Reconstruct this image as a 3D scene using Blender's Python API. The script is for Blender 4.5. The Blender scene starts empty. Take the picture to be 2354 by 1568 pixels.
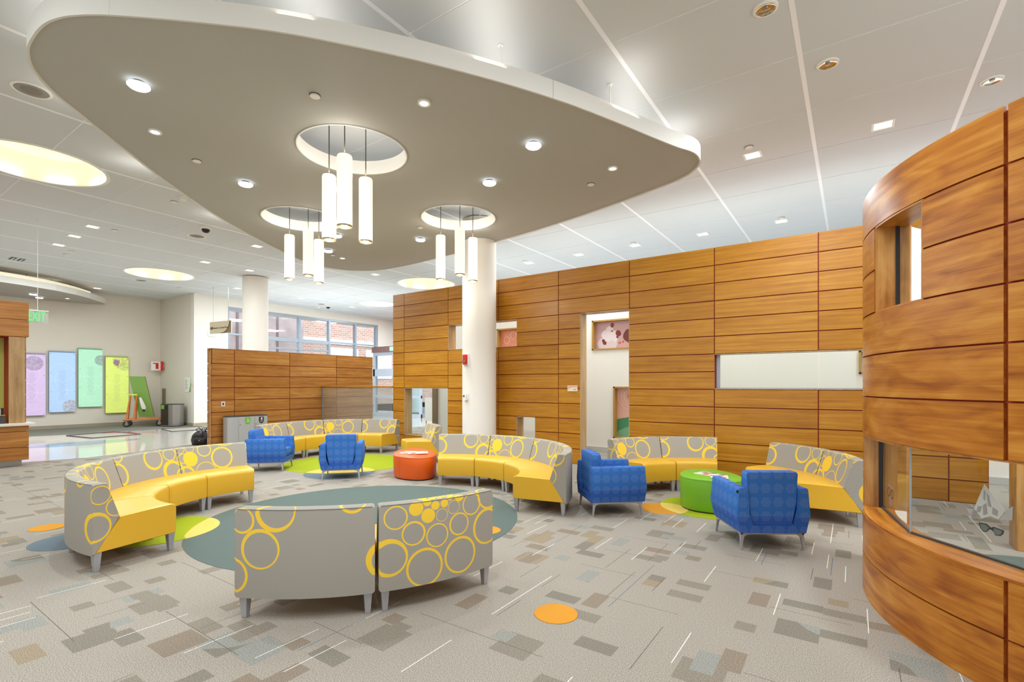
import bpy, bmesh, math, random
from mathutils import Vector, Matrix
random.seed(7)
C = bpy.context.scene.collection
sc = bpy.context.scene
PI = math.pi
def rad(a): return math.radians(a)
def lin(r, g, b):
    f = lambda c: c / 12.92 if c <= 0.04045 else ((c + 0.055) / 1.055) ** 2.4
    return (f(r / 255), f(g / 255), f(b / 255), 1.0)

# ------------------------------------------------------------------ camera, world, lights, exposure
cam_d = bpy.data.cameras.new('camera'); cam = bpy.data.objects.new('camera', cam_d); C.objects.link(cam)
cam.location = (0, 0, 1.6); cam.rotation_euler = (rad(90), 0, rad(34.5))
cam_d.sensor_width = 36; cam_d.sensor_fit = 'HORIZONTAL'; cam_d.lens = 17.434; cam_d.shift_y = 0.0429
cam_d.clip_start = 0.05; cam_d.clip_end = 200
sc.camera = cam
sc.view_settings.view_transform = 'Standard'; sc.view_settings.look = 'None'
sc.view_settings.gamma = 1.0; sc.view_settings.use_curve_mapping = False
sc.view_settings.exposure = 0.06
try:
    sc.cycles.use_denoising = True
    sc.cycles.max_bounces = 10; sc.cycles.diffuse_bounces = 6; sc.cycles.glossy_bounces = 4
    sc.cycles.transparent_max_bounces = 12; sc.cycles.caustics_reflective = False; sc.cycles.caustics_refractive = False
    sc.cycles.sample_clamp_indirect = 6.0
except Exception: pass
w = bpy.data.worlds.new('sky'); sc.world = w; w.use_nodes = True
bg = w.node_tree.nodes['Background']; bg.inputs[0].default_value = (0.80, 0.90, 1.0, 1); bg.inputs[1].default_value = 5.0

def area(name, loc, size, energy, rot=(0, 0, 0), col=(1, 1, 1), sy=None):
    d = bpy.data.lights.new(name, 'AREA'); d.energy = energy; d.color = col; d.size = size
    if sy: d.shape = 'RECTANGLE'; d.size_y = sy
    o = bpy.data.objects.new(name, d); o.location = loc; o.rotation_euler = rot; C.objects.link(o); return o
def spot(name, loc, energy, cone=100, col=(1, 1, 1), soft=0.06, rot=(0, 0, 0), blend=0.6):
    d = bpy.data.lights.new(name, 'SPOT'); d.energy = energy; d.color = col; d.spot_size = rad(cone); d.spot_blend = blend
    d.shadow_soft_size = soft
    o = bpy.data.objects.new(name, d); o.location = loc; o.rotation_euler = rot; C.objects.link(o); return o
WARM = (1.0, 0.96, 0.90); COOL = (0.84, 0.94, 1.0); NEUT = (0.86, 0.94, 1.0)
# general ceiling lighting of the hall
for x, y, e in ((-19.0, 5.2, 130), (-18.5, 2.2, 170), (-14.0, 6.2, 150), (-17.5, 9.8, 190), (-14.5, 13.6, 170), (-18.2, 17.0, 200), (-9.0, 11.9, 150), (-11.9, 9.4, 110), (-11.2, 17.6, 190),
                (-5.5, 10.2, 95), (-2.2, 10.1, 95), (1.4, 10.1, 110), (-0.6, 7.3, 75), (-0.4, 3.4, 90), (-1.4, 0.2, 105), (3.6, 2.0, 100), (3.0, 5.2, 190), (3.6, 8.4, 90),
                (-5.4, -0.8, 85), (-9.5, 0.4, 90), (-13.0, 0.6, 120), (-3.0, -3.0, 90), (-9.0, -3.2, 75)):
    area('ceiling_area_light', (x, y, 5.12), 1.3, e, col=NEUT)
# daylight through the glazing on the right
# added fills that brighten the ceiling behind the wood wall and above the canopy holes
area('ceiling_fill_uplight', (-3.5, 12.4, 3.7), 13.0, 150, rot=(PI, 0, 0), col=NEUT, sy=5.0)
area('ceiling_fill_uplight', (-17.0, 12.5, 3.2), 6.0, 90, rot=(PI, 0, 0), col=NEUT, sy=5.0)
area('canopy_plenum_fill', (-6.8, 5.5, 4.84), 3.6, 7, rot=(PI, 0, 0), col=(1, .97, .95), sy=3.0)
area('right_window_light', (6.6, 3.0, 2.2), 6.0, 215, rot=(0, rad(90), 0), col=COOL, sy=3.0)
area('rear_fill_light', (-2.0, -4.6, 2.0), 9.0, 65, rot=(rad(90), 0, 0), col=NEUT, sy=3.0)  # unseen fill added behind the camera, no window there

# ------------------------------------------------------------------ materials
def newmat(name):
    m = bpy.data.materials.new(name); m.use_nodes = True
    nt = m.node_tree; b = nt.nodes['Principled BSDF']; return m, nt, b
def node(nt, t, **kw):
    n = nt.nodes.new(t)
    for k, v in kw.items(): setattr(n, k, v)
    return n
def val(nt, n, i, v):
    if hasattr(v, 'node'): nt.links.new(v, n.inputs[i])
    else: n.inputs[i].default_value = v
def math_(nt, op, a, b=0.0, c=None):
    n = node(nt, 'ShaderNodeMath', operation=op); val(nt, n, 0, a); val(nt, n, 1, b)
    if c is not None: val(nt, n, 2, c)
    return n.outputs[0]
def mixc(nt, f, a, b):
    n = node(nt, 'ShaderNodeMix', data_type='RGBA'); val(nt, n, 0, f); val(nt, n, 6, a); val(nt, n, 7, b); return n.outputs[2]
def plain(name, col, rough=0.5, metal=0.0, emit=None, estr=0.0, spec=0.5, bump=0.0, bscale=200, vary=0.0):
    m, nt, b = newmat(name)
    b.inputs['Base Color'].default_value = lin(*col); b.inputs['Roughness'].default_value = rough
    b.inputs['Metallic'].default_value = metal; b.inputs['Specular IOR Level'].default_value = spec
    if emit: b.inputs['Emission Color'].default_value = lin(*emit); b.inputs['Emission Strength'].default_value = estr
    if bump or vary:
        tc = node(nt, 'ShaderNodeTexCoord'); nz = node(nt, 'ShaderNodeTexNoise'); nz.inputs['Scale'].default_value = bscale
        nt.links.new(tc.outputs['Object'], nz.inputs['Vector'])
        if bump:
            bp = node(nt, 'ShaderNodeBump'); bp.inputs['Strength'].default_value = bump; bp.inputs['Distance'].default_value = 0.002
            nt.links.new(nz.outputs['Fac'], bp.inputs['Height']); nt.links.new(bp.outputs[0], b.inputs['Normal'])
        if vary:
            a = lin(*[max(0, c * (1 - vary)) for c in col]); d = lin(*[min(255, c * (1 + vary)) for c in col])
            nt.links.new(mixc(nt, nz.outputs['Fac'], a, d), b.inputs['Base Color'])
    return m
def wood(name, dark, mid, light, vertical=False, rough=0.32, blotch=0.5, fine=1.0):
    m, nt, b = newmat(name)
    uv = node(nt, 'ShaderNodeUVMap').outputs[0]
    oi = node(nt, 'ShaderNodeObjectInfo').outputs['Random']
    sh = node(nt, 'ShaderNodeCombineXYZ'); nt.links.new(math_(nt, 'MULTIPLY', oi, 37.0), sh.inputs[0]); nt.links.new(math_(nt, 'MULTIPLY', oi, 91.0), sh.inputs[1])
    ad = node(nt, 'ShaderNodeVectorMath', operation='ADD'); nt.links.new(uv, ad.inputs[0]); nt.links.new(sh.outputs[0], ad.inputs[1])
    def noise(sx, sy, detail, dist):
        mp = node(nt, 'ShaderNodeMapping'); mp.inputs['Scale'].default_value = (sy, sx, 1) if vertical else (sx, sy, 1)
        nt.links.new(ad.outputs[0], mp.inputs['Vector'])
        n = node(nt, 'ShaderNodeTexNoise'); n.inputs['Scale'].default_value = 1.0; n.inputs['Detail'].default_value = detail; n.inputs['Distortion'].default_value = dist
        nt.links.new(mp.outputs[0], n.inputs['Vector']); return n.outputs['Fac']
    grain = noise(0.7, 24 * fine, 4, 0.35); fin = noise(2.0, 150 * fine, 3, 0.0); blo = noise(2.6, 9, 3, 0.8)
    g = math_(nt, 'ADD', math_(nt, 'MULTIPLY_ADD', grain, 0.50, 0.07), math_(nt, 'MULTIPLY', fin, 0.24))
    g = math_(nt, 'ADD', g, math_(nt, 'MULTIPLY', math_(nt, 'SUBTRACT', blo, 0.5), blotch))
    g = math_(nt, 'ADD', g, math_(nt, 'MULTIPLY', math_(nt, 'SUBTRACT', oi, 0.5), 0.10))
    cr = node(nt, 'ShaderNodeValToRGB'); nt.links.new(g, cr.inputs[0])
    e = cr.color_ramp.elements; e[0].position = 0.24; e[0].color = lin(*dark); e[1].position = 0.64; e[1].color = lin(*light)
    x = e.new(0.44); x.color = lin(*mid)
    nt.links.new(cr.outputs[0], b.inputs['Base Color']); b.inputs['Roughness'].default_value = rough
    b.inputs['Specular IOR Level'].default_value = 0.45
    return m
def rings(nt, uv, items, period=None):
    """flat print: items are (cx, cy, r) discs or (cx, cy, r, dx, dy, ri) rings in metres"""
    if period:
        sp = node(nt, 'ShaderNodeSeparateXYZ'); nt.links.new(uv, sp.inputs[0])
        cb = node(nt, 'ShaderNodeCombineXYZ'); nt.links.new(math_(nt, 'FLOORED_MODULO', sp.outputs[0], period), cb.inputs[0]); nt.links.new(sp.outputs[1], cb.inputs[1]); uv = cb.outputs[0]
    acc = None
    def dist(cx, cy):
        n = node(nt, 'ShaderNodeVectorMath', operation='DISTANCE'); nt.links.new(uv, n.inputs[0]); n.inputs[1].default_value = (cx, cy, 0); return n.outputs['Value']
    for it in items:
        k = math_(nt, 'LESS_THAN', dist(it[0], it[1]), it[2])
        if len(it) > 3:
            q = math_(nt, 'GREATER_THAN', dist(it[0] + it[3], it[1] + it[4]), it[5]); k = math_(nt, 'MULTIPLY', k, q)
        acc = k if acc is None else math_(nt, 'MAXIMUM', acc, k)
    return acc
def ringfabric(name, items, period):
    m, nt, b = newmat(name)
    uv = node(nt, 'ShaderNodeUVMap').outputs[0]
    mask = rings(nt, uv, items, period)
    nz = node(nt, 'ShaderNodeTexNoise'); nz.inputs['Scale'].default_value = 420; nz.inputs['Detail'].default_value = 1; nt.links.new(uv, nz.inputs['Vector'])
    g = mixc(nt, nz.outputs['Fac'], lin(132, 126, 116), lin(168, 161, 150)); y = mixc(nt, nz.outputs['Fac'], lin(218, 172, 38), lin(240, 200, 72))
    nt.links.new(mixc(nt, mask, g, y), b.inputs['Base Color']); b.inputs['Roughness'].default_value = 0.85; b.inputs['Specular IOR Level'].default_value = 0.2
    bp = node(nt, 'ShaderNodeBump'); bp.inputs['Strength'].default_value = 0.15; bp.inputs['Distance'].default_value = 0.001
    nt.links.new(nz.outputs['Fac'], bp.inputs['Height']); nt.links.new(bp.outputs[0], b.inputs['Normal'])
    return m
OUTER = [(.06, .675, .088, -.004, .004, .076), (.292, .741, .138, .010, .008, .118), (.187, .487, .137, .004, -.006, .119), (-.022, .30, .122, -.004, .0, .106),
         (.802, .807, .092, .004, .006, .078), (1.025, .381, .134, .012, -.006, .106), (1.072, .66, .085, 0, 0, .075),
         (1.219, .71, .053), (1.302, .751, .034), (1.31, .647, .053), (1.366, .715, .033), (1.439, .722, .031), (1.567, .757, .040), (1.487, .759, .024),
         (1.36, .80, .030), (1.42, .79, .022), (1.47, .81, .018), (1.52, .80, .028), (1.40, .835, .022), (1.29, .82, .036), (1.46, .84, .03), (1.53, .85, .034),
         (1.519, .681, .051, 0, 0, .047), (1.419, .637, .048, 0, 0, .044), (1.683, .68, .086, -.002, 0, .075), (1.86, .73, .12, -.002, 0, .102),
         (1.565, .547, .086, .002, 0, .074), (1.201, .534, .088, -.002, -.002, .075), (1.382, .494, .088, 0, 0, .078), (1.838, .48, .142, .003, -.003, .124),
         (1.578, .312, .139, 0, -.002, .122), (1.285, .277, .140, 0, -.003, .123)]
INNER = [(.581, .67, .135, .006, .008, .114), (.822, .704, .088, 0, 0, .076), (.822, .48, .14, .012, -.006, .108), (.975, .62, .066, .002, 0, .055),
         (1.075, .603, .098), (1.278, .707, .095, 0, 0, .080), (1.505, .578, .147, 0, 0, .124), (1.563, .867, .135, 0, .006, .114), (1.087, .745, .060, 0, 0, .053),
         (.961, .742, .055, 0, 0, .048), (1.266, .399, .146, 0, 0, .137), (.985, .395, .128, -.004, -.006, .106), (.02, .57, .13, -.006, 0, .105),
         (.06, .80, .10, 0, .004, .085), (1.16, .80, .05, 0, 0, .043)]
M = {}
M['fab_out'] = ringfabric('ring_print_fabric_outside', OUTER, 1.92)
M['fab_in'] = ringfabric('ring_print_fabric_inside', INNER, 1.84)
M['leather'] = plain('yellow_vinyl', (214, 164, 42), 0.36, bump=0.12, bscale=260, vary=0.03)
M['pipe_grey'] = plain('grey_piping', (126, 120, 110), 0.85)
M['silver'] = plain('satin_silver', (178, 178, 182), 0.35, 0.55)
M['wood_wall'] = wood('cherry_veneer', (148, 90, 14), (180, 120, 28), (204, 148, 50), blotch=0.2)
M['wood_low'] = wood('cherry_veneer_ribbon', (136, 80, 28), (174, 114, 48), (200, 146, 80), blotch=0.26, fine=0.8)
M['wood_booth'] = wood('cherry_veneer_figured', (138, 70, 12), (178, 108, 28), (204, 142, 56), blotch=0.62)
M['wood_jamb'] = wood('pale_cherry_jamb', (140, 104, 64), (178, 142, 96), (198, 166, 122), vertical=True, blotch=0.3, fine=0.6)
M['wood_jamb_dark'] = wood('cherry_jamb', (132, 82, 34), (176, 122, 62), (200, 150, 88), vertical=True, blotch=0.6, fine=0.5)
M['reveal'] = plain('dark_red_reveal', (150, 40, 16), 0.7)
M['white'] = plain('white_wall_paint', (232, 226, 216), 0.8, spec=0.25, bump=0.04, bscale=300)
M['greige'] = plain('warm_grey_wall_paint', (222, 214, 200), 0.8, spec=0.25, bump=0.04, bscale=300)
M['tile'] = plain('acoustic_tile', (210, 213, 214), 0.9, spec=0.2, bump=0.15, bscale=420, vary=0.02)
M['tbar'] = plain('white_grid_bar', (244, 244, 246), 0.4)
M['canopy'] = plain('canopy_taupe_paint', (178, 177, 170), 0.75, spec=0.2, bump=0.05, bscale=240)
M['fascia'] = plain('canopy_fascia_white', (216, 212, 204), 0.55)
M['trimwhite'] = plain('white_trim', (238, 236, 230), 0.5)
M['base'] = plain('taupe_baseboard', (158, 146, 124), 0.6)
M['black'] = plain('black_plastic', (16, 15, 16), 0.4)
M['darkgrey'] = plain('dark_grey', (62, 60, 58), 0.5)
M['steel'] = plain('brushed_steel', (170, 168, 164), 0.3, 0.85)
M['alu'] = plain('window_aluminium', (168, 176, 186), 0.4, 0.35)
M['red'] = plain('signal_red', (204, 34, 18), 0.45)
M['orange_steel'] = plain('orange_painted_steel', (206, 112, 28), 0.45)
M['counter'] = plain('white_counter', (226, 220, 208), 0.35)
M['pend'] = plain('pendant_glass', (214, 208, 200), 0.4, emit=(255, 244, 228), estr=0.72)
M['pend_cap'] = plain('pendant_end_cap', (150, 140, 110), 0.35, 0.6)
M['cable'] = plain('bronze_cable', (96, 86, 74), 0.4, 0.5)
M['puck'] = plain('puck_lens', (250, 252, 255), 0.4, emit=(232, 242, 255), estr=2.4)
M['lamp'] = plain('lamp_lens', (255, 250, 235), 0.4, emit=(255, 244, 220), estr=1.3)
M['cool_lamp'] = plain('small_lamp_lens', (255, 255, 255), 0.4, emit=(250, 248, 245), estr=5.0)
M['chrome'] = plain('chrome_reflector', (206, 200, 190), 0.12, 1.0)
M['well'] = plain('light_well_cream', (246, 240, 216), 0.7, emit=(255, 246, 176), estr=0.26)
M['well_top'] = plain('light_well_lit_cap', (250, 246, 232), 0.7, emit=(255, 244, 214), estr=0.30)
M['led'] = plain('led_row', (255, 255, 255), 0.4, emit=(255, 250, 240), estr=6.0)
M['cove'] = plain('cove_light', (255, 246, 225), 0.5, emit=(255, 240, 200), estr=0.45)
M['exit'] = plain('exit_green', (60, 230, 110), 0.4, emit=(50, 240, 110), estr=1.1)
M['exit_plate'] = plain('exit_plate', (196, 200, 192), 0.25)
M['exit_soft'] = plain('exit_pale_green', (150, 240, 180), 0.4, emit=(150, 250, 190), estr=0.8)
M['paper'] = plain('white_paper', (236, 233, 224), 0.7)
M['ink'] = plain('grey_ink', (92, 88, 80), 0.8)
M['sign_tan'] = plain('sign_tan', (190, 176, 148), 0.6)
M['sign_brown'] = plain('sign_brown', (126, 104, 74), 0.6)
M['sign_ink'] = plain('sign_dark_brown', (70, 52, 30), 0.6)
M['green_label'] = plain('green_label', (110, 178, 40), 0.5)
M['grey_bin'] = plain('silver_grey_bin', (184, 184, 182), 0.4, 0.25)
M['rubber'] = plain('black_rubber', (34, 33, 34), 0.7)
M['bag'] = plain('black_nylon', (22, 14, 16), 0.45, bump=0.4, bscale=60)
M['cloth_white'] = plain('white_rag', (224, 218, 210), 0.9)
M['thermo'] = plain('off_white_plastic', (230, 226, 216), 0.45)
M['pink_sign'] = plain('pink_sign', (226, 176, 150), 0.6); M['cream_sign'] = plain('cream_sign', (232, 218, 184), 0.6)
def felt(name, col):
    return plain(name, col, 0.95, spec=0.1, bump=0.35, bscale=330, vary=0.07)
M['c_grey'] = felt('carpet_slate', (92, 102, 96)); M['c_lime'] = felt('carpet_lime', (148, 158, 32)); M['c_yellow'] = felt('carpet_yellow', (208, 178, 92))
M['c_orange'] = felt('carpet_orange', (198, 136, 48)); M['c_teal'] = felt('carpet_blue_grey', (104, 116, 122)); M['c_olive'] = felt('carpet_dark_olive', (84, 92, 64))
M['c_mat'] = felt('entrance_carpet', (128, 126, 114))
M['ott_red'] = plain('orange_red_vinyl', (212, 86, 14), 0.4, bump=0.1, bscale=240, vary=0.03)
M['ott_green'] = plain('green_vinyl', (112, 168, 30), 0.42, bump=0.1, bscale=240, vary=0.03)
def terrazzo():
    m, nt, b = newmat('terrazzo')
    tc = node(nt, 'ShaderNodeTexCoord').outputs['Object']
    n1 = node(nt, 'ShaderNodeTexVoronoi'); n1.inputs['Scale'].default_value = 60; nt.links.new(tc, n1.inputs['Vector'])
    n2 = node(nt, 'ShaderNodeTexNoise'); n2.inputs['Scale'].default_value = 2.0; nt.links.new(tc, n2.inputs['Vector'])
    c = mixc(nt, n1.outputs['Distance'], lin(222, 216, 206), lin(206, 198, 188)); c = mixc(nt, math_(nt, 'MULTIPLY', n2.outputs['Fac'], 0.3), c, lin(188, 180, 170))
    sep = node(nt, 'ShaderNodeSeparateXYZ'); nt.links.new(tc, sep.inputs[0])
    nt.links.new(c, b.inputs['Base Color']); b.inputs['Roughness'].default_value = 0.07; b.inputs['Specular IOR Level'].default_value = 0.8
    return m
M['terrazzo'] = terrazzo()
M['terrazzo_blue'] = plain('terrazzo_blue', (140, 166, 180), 0.07, spec=0.8, vary=0.04, bscale=60)
def carpet():
    m, nt, b = newmat('carpet_tile_pattern')
    tc = node(nt, 'ShaderNodeTexCoord').outputs['Object']
    sp = node(nt, 'ShaderNodeSeparateXYZ'); nt.links.new(tc, sp.inputs[0]); X, Y = sp.outputs[0], sp.outputs[1]
    def cell(sx, sy, ox, oy, seed):
        u = math_(nt, 'ADD', math_(nt, 'DIVIDE', X, sx), ox); v = math_(nt, 'ADD', math_(nt, 'DIVIDE', Y, sy), oy)
        fu = math_(nt, 'FLOOR', u)
        hc = node(nt, 'ShaderNodeTexWhiteNoise', noise_dimensions='1D'); nt.links.new(math_(nt, 'ADD', fu, seed * 1.37), hc.inputs['W'])
        v = math_(nt, 'ADD', v, hc.outputs['Value'])
        cb = node(nt, 'ShaderNodeCombineXYZ'); nt.links.new(fu, cb.inputs[0]); nt.links.new(math_(nt, 'FLOOR', v), cb.inputs[1]); cb.inputs[2].default_value = seed
        wn = node(nt, 'ShaderNodeTexWhiteNoise', noise_dimensions='3D'); nt.links.new(cb.outputs[0], wn.inputs['Vector'])
        sr = node(nt, 'ShaderNodeSeparateColor'); nt.links.new(wn.outputs['Color'], sr.inputs[0])
        return math_(nt, 'FRACT', u), math_(nt, 'FRACT', v), sr.outputs[0], sr.outputs[1], sr.outputs[2]
    base = lin(150, 141, 129)
    cr = []
    col = base
    big = node(nt, 'ShaderNodeTexNoise'); big.inputs['Scale'].default_value = 0.55; nt.links.new(tc, big.inputs['Vector'])
    for (sx, sy, ox, oy, seed, thr) in ((0.25, 0.25, .3, .1, 1.0, .93), (0.125, 0.25, .1, .45, 2.0, .93), (0.25, 0.125, .7, .8, 3.0, .935), (0.125, 0.125, .2, .3, 6.0, .975)):
        fu, fv, r, g, bl = cell(sx, sy, ox, oy, seed)
        mask = math_(nt, 'GREATER_THAN', r, thr)
        ramp = node(nt, 'ShaderNodeValToRGB'); ramp.color_ramp.interpolation = 'CONSTANT'; nt.links.new(math_(nt, 'ADD', math_(nt, 'MULTIPLY', g, 0.5), math_(nt, 'MULTIPLY', big.outputs['Fac'], 0.5)), ramp.inputs[0])
        e = ramp.color_ramp.elements; e[0].position = 0; e[0].color = lin(130, 121, 108); e[1].position = 0.40; e[1].color = lin(132, 118, 103)
        for p, cc in ((0.52, lin(138, 136, 128)), (0.60, lin(123, 116, 104)), (0.70, lin(142, 127, 106))): q = e.new(p); q.color = cc
        col = mixc(nt, mask, col, ramp.outputs[0])
    for (sx, sy, ox, oy, seed, thr, wd, cc) in ((0.135, 0.42, .4, .2, 4.0, .86, .045, (214, 208, 198)), (0.25, 0.30, .15, .6, 5.0, .90, .020, (100, 93, 84)), (0.26, .5, .6, .3, 8.0, .95, .024, (104, 112, 122))):
        fu, fv, r, g, bl = cell(sx, sy, ox, oy, seed)
        mk = math_(nt, 'MULTIPLY', math_(nt, 'GREATER_THAN', r, thr), math_(nt, 'LESS_THAN', fu, wd)); col = mixc(nt, mk, col, lin(*cc))
    sw = node(nt, 'ShaderNodeCombineXYZ')
    # short cross lines run the other way
    u = math_(nt, 'DIVIDE', Y, 0.50); v = math_(nt, 'DIVIDE', X, 0.5)
    cb = node(nt, 'ShaderNodeCombineXYZ'); nt.links.new(math_(nt, 'FLOOR', u), cb.inputs[0]); nt.links.new(math_(nt, 'FLOOR', v), cb.inputs[1]); cb.inputs[2].default_value = 9.0
    wn = node(nt, 'ShaderNodeTexWhiteNoise', noise_dimensions='3D'); nt.links.new(cb.outputs[0], wn.inputs['Vector'])
    mk = math_(nt, 'MULTIPLY', math_(nt, 'GREATER_THAN', wn.outputs['Value'], 0.68), math_(nt, 'LESS_THAN', math_(nt, 'FRACT', u), 0.009)); col = mixc(nt, mk, col, lin(98, 90, 82))
    nz = node(nt, 'ShaderNodeTexNoise'); nz.inputs['Scale'].default_value = 170; nz.inputs['Detail'].default_value = 2; nt.links.new(tc, nz.inputs['Vector'])
    f = math_(nt, 'MULTIPLY_ADD', nz.outputs['Fac'], 2.4, -0.2)
    vm = node(nt, 'ShaderNodeVectorMath', operation='SCALE'); nt.links.new(col, vm.inputs[0]); nt.links.new(f, vm.inputs['Scale'])
    nt.links.new(vm.outputs[0], b.inputs['Base Color']); b.inputs['Roughness'].default_value = 0.95; b.inputs['Specular IOR Level'].default_value = 0.1
    bp = node(nt, 'ShaderNodeBump'); bp.inputs['Strength'].default_value = 0.4; bp.inputs['Distance'].default_value = 0.003
    nt.links.new(nz.outputs['Fac'], bp.inputs['Height']); nt.links.new(bp.outputs[0], b.inputs['Normal'])
    return m
M['carpet'] = carpet()
def bluefabric():
    m, nt, b = newmat('blue_hexagon_fabric')
    uv = node(nt, 'ShaderNodeUVMap').outputs[0]; sp = node(nt, 'ShaderNodeSeparateXYZ'); nt.links.new(uv, sp.inputs[0]); U, V = sp.outputs[0], sp.outputs[1]
    px, py = 0.118, 0.135
    du = math_(nt, 'ABSOLUTE', math_(nt, 'SUBTRACT', math_(nt, 'FRACT', math_(nt, 'DIVIDE', U, px)), 0.5)); dv = math_(nt, 'ABSOLUTE', math_(nt, 'SUBTRACT', math_(nt, 'FRACT', math_(nt, 'ADD', math_(nt, 'DIVIDE', V, py), 0.08)), 0.5))
    du = math_(nt, 'MULTIPLY', du, px); dv = math_(nt, 'MULTIPLY', dv, py)
    hx = math_(nt, 'MAXIMUM', dv, math_(nt, 'ADD', math_(nt, 'MULTIPLY', dv, 0.5), math_(nt, 'MULTIPLY', du, 0.866)))
    hexm = math_(nt, 'LESS_THAN', hx, 0.047)
    st = math_(nt, 'GREATER_THAN', math_(nt, 'FRACT', math_(nt, 'DIVIDE', V, 0.0075)), 0.55)
    dt = math_(nt, 'GREATER_THAN', math_(nt, 'FRACT', math_(nt, 'DIVIDE', U, 0.0085)), 0.45)
    k = math_(nt, 'MULTIPLY', math_(nt, 'MULTIPLY', st, dt), math_(nt, 'MULTIPLY_ADD', hexm, 0.26, 0.12))
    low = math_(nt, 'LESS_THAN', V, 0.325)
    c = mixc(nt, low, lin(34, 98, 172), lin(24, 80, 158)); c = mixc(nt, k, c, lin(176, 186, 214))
    nt.links.new(c, b.inputs['Base Color']); b.inputs['Roughness'].default_value = 0.8; b.inputs['Specular IOR Level'].default_value = 0.25
    return m
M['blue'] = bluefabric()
def glass(name, tint=(0.93, 0.96, 0.96), refl=1.0):
    m, nt, b = newmat(name); nt.nodes.remove(b)
    out = [n for n in nt.nodes if n.type == 'OUTPUT_MATERIAL'][0]
    tr = node(nt, 'ShaderNodeBsdfTransparent'); tr.inputs[0].default_value = (*tint, 1); gl = node(nt, 'ShaderNodeBsdfGlossy'); gl.inputs['Roughness'].default_value = 0.02
    fr = node(nt, 'ShaderNodeFresnel'); fr.inputs[0].default_value = 1.45
    mx = node(nt, 'ShaderNodeMixShader'); nt.links.new(math_(nt, 'MULTIPLY', math_(nt, 'MULTIPLY', fr.outputs[0], refl), math_(nt, 'SUBTRACT', 1.0, node(nt, 'ShaderNodeNewGeometry').outputs['Backfacing'])), mx.inputs[0]); nt.links.new(tr.outputs[0], mx.inputs[1]); nt.links.new(gl.outputs[0], mx.inputs[2])
    nt.links.new(mx.outputs[0], out.inputs[0]); return m
M['glass'] = glass('clear_glass'); M['glass_tint'] = glass('window_glass', (0.86, 0.93, 0.95))
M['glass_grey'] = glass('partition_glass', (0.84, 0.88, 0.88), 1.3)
def add_pale_reflection(m, f, col):
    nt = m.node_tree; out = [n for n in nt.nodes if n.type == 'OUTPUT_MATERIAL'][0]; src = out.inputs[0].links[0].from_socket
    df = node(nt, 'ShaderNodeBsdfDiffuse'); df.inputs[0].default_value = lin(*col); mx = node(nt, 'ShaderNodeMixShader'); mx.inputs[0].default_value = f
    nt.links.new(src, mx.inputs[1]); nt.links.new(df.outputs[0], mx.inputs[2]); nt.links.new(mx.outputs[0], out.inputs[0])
add_pale_reflection(M['glass_grey'], .15, (206, 204, 196))  # pale diffuse in the pane stands for a bright window's reflection
def brick():
    m, nt, b = newmat('red_brick')
    uv = node(nt, 'ShaderNodeUVMap').outputs[0]; br = node(nt, 'ShaderNodeTexBrick'); nt.links.new(uv, br.inputs['Vector'])
    br.inputs['Scale'].default_value = 1.0; br.inputs['Brick Width'].default_value = 0.42; br.inputs['Row Height'].default_value = 0.16; br.inputs['Mortar Size'].default_value = 0.014
    br.inputs['Color1'].default_value = lin(176, 126, 108); br.inputs['Color2'].default_value = lin(196, 148, 128); br.inputs['Mortar'].default_value = lin(206, 188, 176)
    nt.links.new(br.outputs[0], b.inputs['Base Color']); b.inputs['Roughness'].default_value = 0.9; return m
M['brick'] = brick()
M['concrete'] = plain('pink_grey_concrete', (168, 140, 134), 0.9, vary=0.22, bscale=1.3)
M['asphalt'] = plain('pale_paving', (186, 184, 180), 0.9, vary=0.05, bscale=3)
M['leaf'] = plain('far_green_leaves', (120, 150, 90), 0.9, vary=0.3, bscale=5)
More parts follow.
